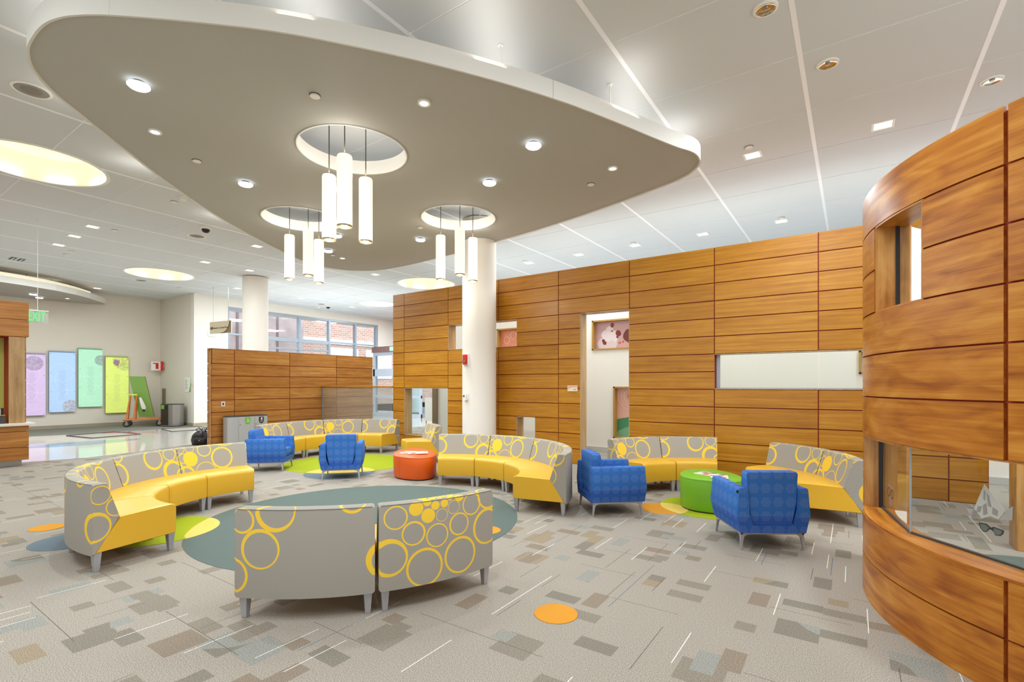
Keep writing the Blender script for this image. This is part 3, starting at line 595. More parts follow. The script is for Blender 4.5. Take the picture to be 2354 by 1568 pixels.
# ================================================================== LONG WOOD WALL (y = 9)
lw = room('wall_wood')
PW, PH = 1.524, 0.3048
OPEN = [(-9.575, -8.06, 1, 5), (-8.06, -6.05, 8, 10), (-6.07, -5.58, 1, 3), (-4.525, -3.487, 0, 10), (-1.963, 1.49, 5, 7)]
OZ = [(a, b, r0 * PH, r1 * PH) for a, b, r0, r1 in OPEN]
mb = MB()
for x0, x1, z0, z1 in cells_minus(-9.984, 1.49, 0, 13 * PH, OZ): mb.box(x0, 9.02, z0, x1, 9.25, z1)
obj('backing', mb, 'reveal', lw)
mb = MB()
for x0, x1, z0, z1 in cells_minus(-9.984, 1.49, 0, 13 * PH, OZ): mb.box(x0, 9.25, z0, x1, 9.27, z1)
obj('rear_face', mb, 'white', lw)
cols = [-9.984, -9.575] + [-8.06 + .0 + PW * k for k in range(0, 7)]; cols[-1] = 1.49
cols = [-9.984, -9.575, -8.06, -6.553, -5.02, -3.487, -1.963, -.439, 1.085, 1.49]
pcache = {}
def wpanel(x0, x1, z0, z1, mat, parent, axis='y', pos=9.0, t=.018):
    key = (round(x1 - x0, 3), round(z1 - z0, 3), axis, mat, t)
    if key not in pcache:
        a, h = (x1 - x0) / 2, (z1 - z0) / 2
        pcache[key] = (MB().box(-a, 0, -h, a, t, h) if axis == 'y' else MB().box(-t, -a, -h, 0, a, h)).mesh('panel')
    c = (x0 + x1) / 2, (z0 + z1) / 2
    return link('panel', pcache[key], mat, parent, (c[0], pos, c[1]) if axis == 'y' else (pos, c[0], c[1]))
for r in range(13):
    z0, z1 = r * PH + .008, (r + 1) * PH - .008; hs = [(a, b) for a, b, r0, r1 in OPEN if r0 <= r < r1]
    if r == 12: z1 = 13 * PH
    for i in range(len(cols) - 1):
        segs = [(cols[i], cols[i + 1])]
        for a, b in hs:
            ns = []
            for s0, s1 in segs:
                if b <= s0 or a >= s1: ns.append((s0, s1)); continue
                if a > s0: ns.append((s0, a))
                if b < s1: ns.append((b, s1))
            segs = ns
        for s0, s1 in segs:
            if s1 - s0 < .04: continue
            e0 = 0 if any(abs(s0 - h) < 1e-6 for q in hs for h in q) or i == 0 and s0 == cols[0] else .008; e1 = 0 if any(abs(s1 - h) < 1e-6 for q in hs for h in q) else .008
            wpanel(s0 + e0, s1 - e1, z0, z1, 'wood_wall', lw)
for a, b, z0, z1 in OZ:
    for nm, q in (('opening_jamb', (a, 9.001, z0, a + .012, 9.27, z1)), ('opening_jamb', (b - .012, 9.001, z0, b, 9.27, z1)), ('opening_head', (a, 9.001, z1 - .012, b, 9.27, z1))):
        if b > 1.4 and nm == 'opening_jamb': continue
        obj(nm, MB().box(*q), 'wood_jamb', lw)
    if z0 > 0: obj('opening_sill', MB().box(a, 9.001, z0, b, 9.27, z0 + .012), 'wood_jamb', lw)
obj('end_cap', MB().box(-9.99, 9.0, 0, -9.984, 9.27, 13 * PH), 'wood_jamb_dark', lw)
w3 = struct(obj('window_3', MB().box(-1.963, 9.12, 5 * PH + .012, 1.49, 9.15, 5 * PH + .03), 'alu'))
for a, b in ((-1.90, -.445), (-.433, 1.085), (1.09, 1.48)): obj('pane', MB().box(a, 9.13, 5 * PH + .03, b, 9.14, 7 * PH - .012), 'glass', w3)
obj('frame_side', MB().box(-1.951, 9.11, 5 * PH + .03, -1.90, 9.16, 7 * PH - .012), 'alu', w3)
w4 = struct(obj('window_4', MB().box(-9.563, 9.12, PH + .012, -8.08, 9.15, PH + .04), 'wood_jamb'))
obj('pane', MB().box(-9.55, 9.13, PH + .04, -8.08, 9.14, 5 * PH - .012), 'glass', w4)
# ================================================================== LOW WOOD PARTITION (x = -13.07)
lp = room('wall_partition')
obj('backing', MB().box(-13.27, 5.915, 0, -13.09, 10.9, 2.50), 'reveal', lp)
lc = [5.896, 6.451, 7.965, 9.50, 10.9]
for r in range(8):
    z0, z1 = r * PH + .008, (r + 1) * PH - .008
    if r == 7: z1 = 2.505
    for i in range(4): wpanel(lc[i] + (.008 if i else 0), lc[i + 1] - .008, z0, z1, 'wood_low', lp, 'x', -13.07)
    wpanel(-13.29, -13.215, z0, z1, 'wood_low', lp, 'y', 5.896, .019); wpanel(-13.145, -13.07, z0, z1, 'wood_low', lp, 'y', 5.896, .019)
    wpanel(5.92, 10.9, z0, z1, 'wood_low', lp, 'x', -13.272)
obj('end_strip', MB().box(-13.213, 5.905, 0, -13.147, 5.92, 2.45), 'wood_jamb', lp); obj('top_cap', MB().box(-13.29, 5.896, 2.5, -13.07, 10.9, 2.512), 'wood_low', lp)
sw = thing('wall_switch', 'small grey switch plate on the left end of the low wood partition', 'switch', (-13.07, 6.17, 1.06))
obj('plate', MB().box(0, -.045, 0, .008, .045, .12), 'thermo', sw, bevel=.002); obj('rocker', MB().box(.008, -.018, .03, .014, .018, .09), 'darkgrey', sw)
# glass partition between the partition and the wood wall (y = 9)
gp = thing('glass_guard', 'clear glass guard with a wood cap between the low partition and the wood wall', 'glass guard', (-11.5, 9.0, 0))
for a, b in ((-13.05, -11.575), (-11.56, -10.02)):
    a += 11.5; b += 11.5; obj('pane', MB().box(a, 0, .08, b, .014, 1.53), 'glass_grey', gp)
obj('cap_rail', MB().box(-1.56, -.03, 1.53, 1.5, .045, 1.575), 'wood_low', gp, bevel=.006); obj('base_channel', MB().box(-1.56, -.03, 0, 1.5, .045, .08), 'steel', gp)
obj('edge_post', MB().box(-1.56, -.006, .08, -1.55, .02, 1.53), 'alu', gp)

# ================================================================== COLUMNS
def column(x, y, r, label):
    t = thing('column', label, 'column', (x, y, 0)); obj('shaft', MB().lathe([(r, 0), (r, CEIL - .02)], 64), M['white'], t, True)
    obj('base_ring', MB().lathe([(r + .012, 0), (r + .012, .1), (r, .105)], 64), 'base', t, True); return t
column(-6.66, 8.44, .365, 'round white column standing in front of the long wood wall'); column(-16.3, 8.72, .385, 'round white column behind the low wood partition at left')
column(-20.0, 19.3, .45, 'round white column at the far end of the window wall')
fa = thing('fire_alarm', 'red fire alarm strobe on the white column', 'fire alarm', (-6.74 + .0, 8.44 - .365, 2.03), rad(0))
fa.location = (-6.716, 8.085, 2.02); fa.rotation_euler = (0, 0, rad(-9))
obj('back_plate', MB().box(-.075, -.03, -.01, .075, .0, .235), 'trimwhite', fa, bevel=.004); obj('housing', MB().box(-.06, -.07, .01, .06, -.03, .22), 'red', fa, bevel=.01)
obj('strobe_lens', MB().box(-.05, -.088, .055, .04, -.07, .10), 'chrome', fa, bevel=.006)
th = thing('thermostat', 'white thermostat on the white column below the fire alarm', 'thermostat', (-6.718, 8.085, 1.27)); th.rotation_euler = (0, 0, rad(-9))
obj('back_plate', MB().box(-.05, -.015, .02, .07, 0, .17), 'trimwhite', th, bevel=.003); obj('cover', MB().box(-.06, -.06, .0, .04, -.015, .14), 'thermo', th, bevel=.006); obj('display', MB().box(-.045, -.063, .075, .0, -.06, .115), 'darkgrey', th)

# ================================================================== CURVED BOOTH
BC = (1.97, 4.87); BR = 1.905; BH = .3025
bt = room('wall_booth'); bt.location = (BC[0], BC[1], 0)
def arcbox(R0, R1, a0, a1, z0, z1, n=None):
    n = n or max(2, int(abs(a1 - a0) / 2.5)); mb = MB()
    for i in range(n + 1):
        a = rad(a0 + (a1 - a0) * i / n); c, s = math.cos(a), math.sin(a)
        mb.add([(R0 * c, R0 * s, z0), (R1 * c, R1 * s, z0), (R1 * c, R1 * s, z1), (R0 * c, R0 * s, z1)])
    for i in range(n):
        p, q = 4 * i, 4 * i + 4; u0, u1 = R1 * rad(a0 + (a1 - a0) * i / n), R1 * rad(a0 + (a1 - a0) * (i + 1) / n)
        mb.face([p + 1, q + 1, q + 2, p + 2], [(u0, z0), (u1, z0), (u1, z1), (u0, z1)]); mb.face([q, p, p + 3, q + 3], [(u1, z0), (u0, z0), (u0, z1), (u1, z1)])
        mb.face([p + 2, q + 2, q + 3, p + 3], [(u0, R1), (u1, R1), (u1, R0), (u0, R0)]); mb.face([p, q, q + 1, p + 1], [(u0, R0), (u1, R0), (u1, R1), (u0, R1)])
    e = 4 * n; k = [(R0, z0), (R1, z0), (R1, z1), (R0, z1)]
    mb.face([0, 1, 2, 3], k); mb.face([e + 3, e + 2, e + 1, e], k[::-1]); return mb
AJ = [-203.5, -180.2, -134.2, -88.2, -42.2]
W1 = (-184.0, -60.0, 2, 4); W2 = (-165.4, -148.5, 7, 9)
for R0, R1, mt, nm in ((1.83, 1.885, 'reveal', 'backing'), (1.72, 1.83, 'white', 'inner_lining')):
    for a0, a1, r0, r1 in ((-203.5, -42.2, 0, 2), (-203.5, W1[0], 2, 4), (W1[1], -42.2, 2, 4), (-203.5, -42.2, 4, 7), (-203.5, W2[0], 7, 9), (W2[1], -42.2, 7, 9), (-203.5, -42.2, 9, 10)):
        z1 = r1 * BH - (.02 if r1 == 10 else 0)
        o = link(nm, arcbox(R0, R1, a0, a1, r0 * BH, z1).mesh(nm, True), mt, bt)
for r in range(10):
    z0, z1 = r * BH + (.006 if r else 0), (r + 1) * BH - .005
    if r == 9: z1 = 10 * BH
    op = [q for q in (W1, W2) if q[2] <= r < q[3]]
    for i in range(4):
        segs = [(AJ[i] + .30, AJ[i + 1] - .30)]
        for a, b, *_ in op:
            ns = []
            for s0, s1 in segs:
                if b <= s0 or a >= s1: ns.append((s0, s1)); continue
                if a > s0: ns.append((s0, a))
                if b < s1: ns.append((b, s1))
            segs = ns
        for s0, s1 in segs:
            if s1 - s0 < .6: continue
            link('panel', arcbox(1.885, BR, s0, s1, z0, z1).mesh('panel', True), 'wood_booth', bt)
link('door_lintel', arcbox(1.72, 1.885, -262.0, -204.6, 7 * BH, 10 * BH - .02).mesh('door_lintel', True), 'white', bt)
for r in (7, 8, 9): link('panel', arcbox(1.885, BR, -262.0, -204.9, r * BH + .006, (r + 1) * BH - .005).mesh('panel', True), 'wood_booth', bt)
link('end_trim', arcbox(1.70, 1.91, -204.6, -203.5, 0, 10 * BH).mesh('end_trim'), 'wood_jamb_dark', bt)
def jamb(a, z0, z1, R0=1.70, R1=1.90, w_=.5, nm='window_jamb', mt='wood_jamb_dark'):
    mb = MB(); lo, hi = sorted((a, a + w_)); n = mb.add([(R * math.cos(rad(x)), R * math.sin(rad(x)), z) for x in (lo, hi) for z in (z0, z1) for R in (R0, R1)])
    q = [(R0, z0), (R1, z0), (R1, z1), (R0, z1)]
    for f in ((0, 1, 3, 2), (5, 4, 6, 7), (1, 5, 7, 3), (4, 0, 2, 6), (2, 3, 7, 6), (4, 5, 1, 0)): mb.face([n + i for i in f], q)
    return link(nm, mb.mesh(nm), mt, bt)
jamb(W1[0] - .02, 2 * BH, 4 * BH); jamb(W2[0] - .02, 7 * BH, 9 * BH); jamb(W2[1] - .48, 7 * BH, 9 * BH)
link('window_sill', arcbox(1.70, 1.90, W1[0], W1[1], 2 * BH - .004, 2 * BH + .012).mesh('window_sill', True), 'wood_booth', bt)
link('window_head', arcbox(1.70, 1.90, W1[0], W1[1], 4 * BH - .006, 4 * BH + .004).mesh('window_head', True), 'wood_jamb_dark', bt)
link('window_head', arcbox(1.70, 1.90, W2[0], W2[1], 9 * BH - .008, 9 * BH + .004).mesh('window_head', True), 'wood_booth', bt); link('window_sill', arcbox(1.70, 1.90, W2[0], W2[1], 7 * BH - .004, 7 * BH + .006).mesh('window_sill', True), 'wood_booth', bt)
obj('inner_post', MB().box(-1.80, .10, 2 * BH, -1.62, .16, 4 * BH), 'wood_jamb_dark', bt)
def bpt(a, R): return Vector((R * math.cos(rad(a)), R * math.sin(rad(a))))
w5 = struct(bpy.data.objects.new('window_5', None)); C.objects.link(w5); w5.location = (BC[0], BC[1], 0)
fac = [-183.6, -158.0, -120.0, -84.0]
def flatpane(a, b, R, z0, z1, nm, mat, par, t=.010):
    p, q = bpt(a, R), bpt(b, R); d = (q - p).normalized(); n = Vector((-d.y, d.x)) * t
    return obj(nm, MB().hexa([(*p, z0), (*q, z0), (*(q + n), z0), (*(p + n), z0)], [(*p, z1), (*q, z1), (*(q + n), z1), (*(p + n), z1)]), mat, par)
for i in range(3):
    pn = flatpane(fac[i] + .15, fac[i + 1] - .15, 1.785, 2 * BH + .02, 4 * BH - .006, 'pane', 'glass', w5)
    flatpane(fac[i], fac[i + 1], 1.79, 2 * BH + .012, 2 * BH + .024, 'glazing_channel', M['darkgrey'], w5, .02)
jb = bpt(-183.4, 1.79)
obj('black_frame', MB().box(jb.x - .012, jb.y - .03, 2 * BH + .012, jb.x + .016, jb.y + .012, 4 * BH - .006), 'black', w5)
g = bpt(-158, 1.785); obj('edge_strip', MB().box(g.x - .005, g.y - .005, 2 * BH + .012, g.x + .006, g.y + .006, 4 * BH - .006), 'alu', w5)
w6 = struct(bpy.data.objects.new('window_6', None)); C.objects.link(w6); w6.location = (BC[0], BC[1], 0)
flatpane(W2[0] + .4, W2[1] - .2, 1.77, 7 * BH + .01, 9 * BH - .01, 'pane', 'glass', w6); jb = bpt(W2[0] + .4, 1.77)
obj('black_frame', MB().box(jb.x - .012, jb.y - .012, 7 * BH + .006, jb.x + .012, jb.y + .012, 9 * BH - .008), 'black', w6)
# printed decals on the big pane (flat film on the glass)
p, q = bpt(-158, 1.778), bpt(-120, 1.778); dv = (q - p).normalized(); nv = Vector((dv.y, -dv.x))
def decal(name, label, polys, _=None, base=(p, dv, nv), off=.004):
    P0, D0, N0 = base; t = thing(name, label, 'window decal', (BC[0] + P0.x, BC[1] + P0.y, 0))
    for nm, poly, m_ in polys:
        mb = MB(); f = [(*(D0 * s + N0 * off), z) for s, z in poly]; bk = [(*(D0 * s + N0 * (off + .001)), z) for s, z in poly]; k = len(poly); n = mb.add(f + bk)
        mb.face([n + i for i in range(k)]); mb.face([n + k + i for i in reversed(range(k))])
        for i in range(k): j = (i + 1) % k; mb.face([n + i, n + k + i, n + k + j, n + j])
        obj(nm, mb, m_, t)
    return t
def film(name, col, a):
    m, nt, b = newmat(name); b.inputs['Base Color'].default_value = lin(*col); b.inputs['Alpha'].default_value = a; b.inputs['Roughness'].default_value = .5; return m
hatA, hatB, hatC, sun_, lensm = film('newsprint_light', (206, 200, 192), .92), film('newsprint_mid', (180, 174, 170), .92), film('newsprint_dark', (158, 152, 150), .92), film('frame_black', (52, 50, 50), .95), film('lens_grey', (112, 118, 112), .9)
hat = decal('paper_hat_decal', 'folded newspaper hat decal on the big booth window', [
    ('hat_front', [(0.374, 0.822), (0.439, 0.831), (0.486, 0.86), (0.531, 0.853), (0.565, 0.91), (0.457, 1.035), (0.407, 0.898)][::-1], hatA),
    ('hat_flap', [(0.355, 0.874), (0.391, 0.821), (0.444, 0.835), (0.407, 0.878)][::-1], hatB),
    ('hat_flap', [(0.57, 0.911), (0.536, 0.851), (0.599, 0.866), (0.603, 0.943)][::-1], hatB)], None)
for P in ([(.415, .865), (.435, .868), (.444, .905), (.422, .90)], [(.452, .855), (.475, .868), (.468, .93), (.45, .91)], [(.452, .95), (.462, .94), (.464, .99), (.456, 1.0)], [(.50, .875), (.525, .868), (.53, .90), (.502, .915)], [(.478, .915), (.496, .91), (.482, .975), (.47, .985)], [(.385, .835), (.40, .832), (.405, .86), (.39, .862)]):
    mb = MB(); f = [(*(dv * s + nv * .0062), z) for s, z in P]; k = 4; n = mb.add(f + [(*(dv * s + nv * .0052), z) for s, z in P]); mb.face([n, n + 1, n + 2, n + 3]); mb.face([n + 7, n + 6, n + 5, n + 4])
    for i in range(4): j = (i + 1) % 4; mb.face([n + i, n + 4 + i, n + 4 + j, n + j])
    obj('newsprint_block', mb, hatC, hat)
decal('sunglasses_decal', 'black sunglasses decal under the paper hat on the booth window', [
    ('frame', [(0.427, 0.808), (0.47, 0.812), (0.493, 0.796), (0.506, 0.805), (0.56, 0.799), (0.556, 0.779), (0.541, 0.763), (0.516, 0.759), (0.501, 0.782), (0.486, 0.786), (0.47, 0.765), (0.45, 0.761), (0.436, 0.777)][::-1], sun_)], None)
for L_ in ([(0.437, 0.802), (0.465, 0.805), (0.483, 0.793), (0.47, 0.77), (0.451, 0.767), (0.44, 0.781)], [(0.509, 0.799), (0.551, 0.795), (0.546, 0.776), (0.531, 0.765), (0.516, 0.766), (0.507, 0.778)]):
    so = [o for o in bpy.data.objects if o.name.startswith('sunglasses_decal')][0]; mb = MB(); f = [(*(dv * s + nv * .0065), z) for s, z in L_]; k = len(f); n = mb.add(f + [(*(dv * s + nv * .0055), z) for s, z in L_]); mb.face([n + i for i in reversed(range(k))]); mb.face([n + k + i for i in range(k)])
    obj('lens', mb, lensm, so)
p1, q1 = bpt(-183.6, 1.778), bpt(-158, 1.778); d1 = (q1 - p1).normalized(); n1 = Vector((d1.y, -d1.x))
def ringpoly(cx, cz, rx, rz, w_):
    o_ = [(cx + rx * math.cos(2 * PI * i / 16), cz + rz * math.sin(2 * PI * i / 16)) for i in range(17)]; return o_ + [(cx + (rx - w_) * math.cos(2 * PI * i / 16), cz + (rz - w_) * math.sin(2 * PI * i / 16)) for i in reversed(range(17))]
decal('moustache_glasses_decal', 'small round glasses and beard decal on the left booth window pane', [
    ('frame', ringpoly(.222, .783, .042, .036, .009), sun_), ('frame', ringpoly(.318, .781, .042, .036, .009), sun_), ('brow', [(.19, .822), (.25, .828), (.25, .842), (.195, .838)], hatC), ('brow', [(.29, .822), (.345, .82), (.342, .836), (.292, .84)], hatC), ('beard', [(.235, .70), (.25, .677), (.30, .69), (.306, .73), (.27, .765), (.255, .73)], hatC)], None, (p1, d1, n1))
# wood partition inside the booth
bi = room('wall_inside'); mb = MB().box(1.33, 6.75, 0, 4.2, 6.95, 3.02); obj('backing', mb, 'reveal', bi)
for r in range(10): wpanel(1.49, 3.0, r * PH + .005, (r + 1) * PH - .005, 'wood_wall', bi, 'y', 6.732); wpanel(3.01, 4.2, r * PH + .005, (r + 1) * PH - .005, 'wood_wall', bi, 'y', 6.732)
obj('end_post', MB().box(1.30, 6.70, 0, 1.48, 6.97, 3.03), 'wood_jamb_dark', bi, bevel=.004)

# ================================================================== HANGING CANOPY
KZ = 4.66
out = [(-6.34, 1.27), (-6.15, 1.23), (-5.99, 1.22), (-5.77, 1.22), (-5.59, 1.24), (-5.42, 1.29), (-5.28, 1.36), (-5.14, 1.45), (-4.99, 1.57), (-4.78, 1.75), (-4.55, 1.96), (-4.21, 2.29), (-3.9, 2.65), (-3.45, 3.26), (-3.06, 3.87), (-2.78, 4.36), (-2.52, 4.88), (-2.25, 5.52), (-2.05, 6.03), (-1.87, 6.46), (-1.76, 6.67), (-1.72, 6.84), (-1.73, 7.02), (-1.79, 7.18), (-1.89, 7.31), (-2.02, 7.42), (-2.24, 7.54), (-2.61, 7.67), (-3.2, 7.86), (-4.21, 8.14), (-5.43, 8.41), (-6.84, 8.64), (-7.9, 8.79), (-9.2, 8.92), (-9.9, 8.93), (-10.4, 8.87), (-10.8, 8.70), (-11.12, 8.40), (-11.29, 7.95), (-11.28, 7.5), (-11.10, 7.0), (-10.72, 6.28), (-9.96, 5.02), (-9.4, 4.25), (-8.93, 3.68), (-8.4, 3.08), (-7.87, 2.54), (-7.44, 2.1), (-7.19, 1.86), (-6.97, 1.64), (-6.76, 1.47), (-6.54, 1.34)]
osm = smooth_closed(out, 4)
HOLES = [(-5.415, 4.193, .68), (-8.424, 5.381, .68), (-5.983, 6.968, .67)]
cp = thing('ceiling_canopy', 'large suspended taupe canopy shaped like a guitar pick with three round holes', 'canopy', (-6.2, 5.2, KZ))
def rel(poly, c=(-6.2, 5.2)): return [(x - c[0], y - c[1]) for x, y in poly]
link('underside', holed_mesh('underside', rel(osm), [rel(circle(h[0], h[1], h[2] + .012, 72)) for h in HOLES], 0.012, 0.06), 'canopy', cp)
link('top_deck', holed_mesh('top_deck', rel(osm), [rel(circle(h[0], h[1], h[2] + .02, 48)) for h in HOLES], 0.10, 0.13), 'trimwhite', cp)
def offset(poly, d):
    n = len(poly); o_ = []
    for i in range(n):
        a, b = Vector(poly[i - 1]), Vector(poly[(i + 1) % n]); t = (b - a).normalized(); o_.append((poly[i][0] + t.y * d, poly[i][1] - t.x * d))
    return o_
oo = offset(osm, .02); N_ = len(osm)
seams = [0, 30, 62, 84, 116, 150, 178, N_]
for a, b in zip(seams[:-1], seams[1:]):
    secs = []
    for i in range(a, b + 1):
        k = i % N_; f = 0.0
        p_, q_ = Vector(osm[k]), Vector(oo[k])
        if i == a: k2 = (i + 1) % N_; p_ = p_.lerp(Vector(osm[k2]), .03); q_ = q_.lerp(Vector(oo[k2]), .03)
        secs.append([(p_.x + 6.2, p_.y - 5.2, -.005), (q_.x + 6.2, q_.y - 5.2, -.005), (q_.x + 6.2, q_.y - 5.2, .012), (q_.x + 6.2 , q_.y - 5.2, .19), (p_.x + 6.2, p_.y - 5.2, .19)])
    obj('fascia_panel', MB().loft(secs), 'fascia', cp, True)
for hx, hy, hr in HOLES: obj('hole_liner', MB().lathe([(hr, 0), (hr, .19), (hr + .015, .19), (hr + .015, 0), (hr, 0)], 72, (hx + 6.2, hy - 5.2, 0), cap=False), 'trimwhite', cp, True)
for rx, ry in ((-2.37, 5.5), (-3.04, 4.21), (-4.3, 2.85), (-5.7, 1.75), (-7.6, 3.3), (-9.0, 5.0), (-10.4, 7.1), (-9.2, 8.3), (-6.3, 8.0), (-3.2, 7.3), (-2.2, 6.9)):
    r_ = obj('hanger_rod', MB().tube([(rx + 6.2, ry - 5.2, .13), (rx + 6.2, ry - 5.2, .5)], .009, 8), 'trimwhite', cp); obj('rod_flange', MB().lathe([(.028, .488), (.028, .5)], 16, (rx + 6.2, ry - 5.2, 0)), 'trimwhite', r_)
inn = offset(osm, -.22)
for a in range(0, N_, N_ // 16):
    b = (a + N_ // 16) % N_; p_, q_ = Vector(inn[a]), Vector(inn[b]); m_ = (p_ + q_) / 2; L_ = (q_ - p_).length
    if L_ > .25: area('canopy_cove_light', (m_.x, m_.y, KZ + .15), L_, 1.9 * L_, rot=(PI, 0, -math.atan2((q_ - p_).y, (q_ - p_).x)), col=(1, .95, .89), sy=.3)
# pendants
pl = [(756, 6.59, 404, 'front cluster, left'), (816.5, 6.09, 369, 'front cluster, middle and highest'), (861.5, 6.82, 420, 'front cluster, right'), (665, 9.4, 541, 'left rear cluster, left'), (708.5, 9.06, 529, 'left rear cluster, middle'), (732, 9.6, 552, 'left rear cluster, right and lowest'), (1013, 9.4, 542, 'right rear cluster, left'), (1057, 8.97, 526, 'right rear cluster, middle and highest'), (1088.5, 9.6, 548, 'right rear cluster, right')]
PEND = [(-5.70, 3.99, 2.80 + 1.58, ), ]
pend_pos = [(-5.734, 4.053, 4.38), (-5.036, 3.774, 4.356), (-5.419, 4.399, 4.382), (-8.797, 5.356, 4.437), (-8.196, 5.356, 4.430), (-8.513, 5.791, 4.404), (-6.439, 6.98, 4.428), (-5.858, 6.857, 4.425), (-6.057, 7.475, 4.438)]
proto = None
for (x, y, z), (_, _, _, lab) in zip(pend_pos, pl):
    L_ = .86 if y < 5 else .84
    t = thing('pendant_lamp', 'white glowing cylinder pendant lamp, ' + lab, 'pendant lamp', (x, y, z - L_), group=None)
    obj('shade', MB().lathe([(.086, .012), (.09, .03), (.09, L_ - .02), (.082, L_), (.02, L_)], 32), 'pend', t, True)
    cpx = obj('end_cap', MB().lathe([(.05, -.006), (.086, 0), (.09, .012), (.09, .02)], 32), 'pend_cap', t, True); obj('lens', MB().lathe([(.034, -.010), (.034, -.004)], 24), 'lamp', cpx)
    for zz, ee in ((z + .07, 5), (z - L_ - .07, 5)):
        ld = bpy.data.lights.new('pendant_light', 'POINT'); ld.energy = ee; ld.color = (1, .95, .86); ld.shadow_soft_size = .04; lo = bpy.data.objects.new('pendant_light', ld); lo.location = (x, y, zz); C.objects.link(lo)
    obj('cable', MB().tube([(0, 0, L_), (0, 0, CEIL - z + L_)], .007, 6), 'cable', t); obj('canopy_cup', MB().lathe([(.05, CEIL - z + L_ - .02), (.05, CEIL - z + L_)], 20), 'trimwhite', t)
# lights on the canopy underside
for (x, y), lab, big in (((-5.97, 2.0), 'round puck light on the canopy nearest its left front edge', 1), ((-7.57, 3.9), 'round puck light on the canopy left of the front pendants', 1), ((-3.34, 5.34), 'round puck light on the right half of the canopy', 1), ((-4.5, 5.95), 'round puck light on the canopy between the front pendants and the right rear hole', 1), ((-6.55, 4.86), 'round puck light on the canopy seen between two front pendants', 1), ((-7.46, 7.47), 'round puck light on the canopy left of the right rear pendants', 1), ((-9.81, 6.91), 'round puck light on the canopy right of the left rear pendants, lower one', 1), ((-8.67, 6.31), 'round puck light on the canopy behind the leftmost front pendant', 1)):
    t = thing('puck_light', lab, 'ceiling light', (x, y, KZ)); obj('housing', MB().lathe([(.055, .012), (.055, -.02)], 24), 'darkgrey', t, True)
    obj('lens', MB().lathe([(.03, -.018), (.098, -.020), (.10, -.032), (.085, -.046), (.02, -.05)], 32), 'puck', t, True)
    spot('puck_spot', (x, y, KZ - .07), 205, 118, COOL, .045)
for (x, y), lab in (((-6.96, 2.5), 'small recessed downlight on the canopy under the left front puck light'), ((-3.84, 3.9), 'small recessed downlight on the canopy right of the front hole'), ((-2.8, 6.59), 'small recessed downlight near the right tip of the canopy'), ((-10.17, 7.56), 'small recessed downlight near the rear tip of the canopy')):
    t = thing('recessed_downlight', lab, 'ceiling light', (x, y, KZ)); obj('trim_ring', MB().lathe([(.048, .012), (.048, -.004), (.07, -.006), (.07, .012)], 28, cap=False), 'trimwhite', t, True); obj('lens', MB().lathe([(.048, .0), (.048, .01)], 24), 'cool_lamp', t)
for (x, y), lab in (((-4.7, 3.15), 'concealed sprinkler cap on the canopy above the front hole'), ((-7.4, 3.15), 'concealed sprinkler cap near the left edge of the canopy'), ((-3.3, 6.93), 'concealed sprinkler cap near the right tip of the canopy'), ((-10.12, 7.25), 'concealed sprinkler cap near the rear tip of the canopy'), ((-6.95, 6.95), 'concealed sprinkler cap left of the right rear hole')):
    t = thing('sprinkler_cap', lab, 'sprinkler', (x, y, KZ)); obj('cap', MB().lathe([(.052, .006), (.052, -.004), (.046, -.008)], 28), 'thermo', t); obj('collar', MB().lathe([(.058, .0125), (.058, .008)], 24), 'darkgrey', t)
# second canopy over the reception
c2 = thing('ceiling_canopy', 'second suspended canopy with a glowing cove over the reception at far left', 'canopy', (-22.2, 4.0, KZ))
nearp = [(-20.75, -1.0), (-20.72, 1.6), (-20.86, 3.52), (-21.02, 4.12), (-21.3, 4.87), (-21.75, 5.5), (-22.25, 6.0), (-22.83, 6.45), (-23.25, 6.75), (-23.6, 6.72), (-23.85, 6.4), (-24.0, 5.6), (-24.02, 4.15), (-24.02, -1.0)]
rl = rel(nearp, (-22.2, 4.0))
obj('underside', MB().prism(rl, 0, .05), plain('canopy_grey_paint', (172, 164, 154), .7), c2)
secs = [[(x, y, 0), (x + .02, y, 0), (x + .02, y, .2), (x, y, .2)] for x, y in rl[:11]]; obj('fascia_panel', MB().loft(secs), 'fascia', c2)
secs = [[(x - .28, y - .2, .05), (x - .26, y - .2, .05), (x - .26, y - .2, .36), (x - .28, y - .2, .36)] for x, y in rl[:8]]; obj('cove_upstand', MB().loft(secs), 'cove', c2)
for x, y in ((-21.9, 4.3), (-22.3, 5.0), (-22.7, 5.6)): obj('hanger_rod', MB().tube([(x + 22.2, y - 4, .05), (x + 22.2, y - 4, .5)], .015, 8), 'steel', c2)
for x, y, lab in ((-22.6, 4.6, 'left puck light under the far left canopy'), (-23.3, 4.9, 'right puck light under the far left canopy')):
    t = thing('puck_light', lab, 'ceiling light', (x, y, KZ)); obj('housing', MB().lathe([(.05, 0), (.05, -.03)], 20), 'darkgrey', t); obj('lens', MB().lathe([(.10, -.03), (.10, -.05), (.03, -.06)], 24), 'puck', t, True)
t = thing('recessed_downlight', 'small recessed downlight near the tip of the far left canopy', 'ceiling light', (-22.9, 5.55, KZ)); obj('trim_ring', MB().lathe([(.05, .0), (.05, -.006), (.08, -.006), (.08, 0)], 24, cap=False), 'trimwhite', t); obj('lens', MB().lathe([(.05, -.004), (.05, -.001)], 20), 'cool_lamp', t)
area('cove_glow', (-22.6, 3.2, KZ + .40), 1.0, 4, rot=(PI, 0, 0), col=(1, .93, .8), sy=4)

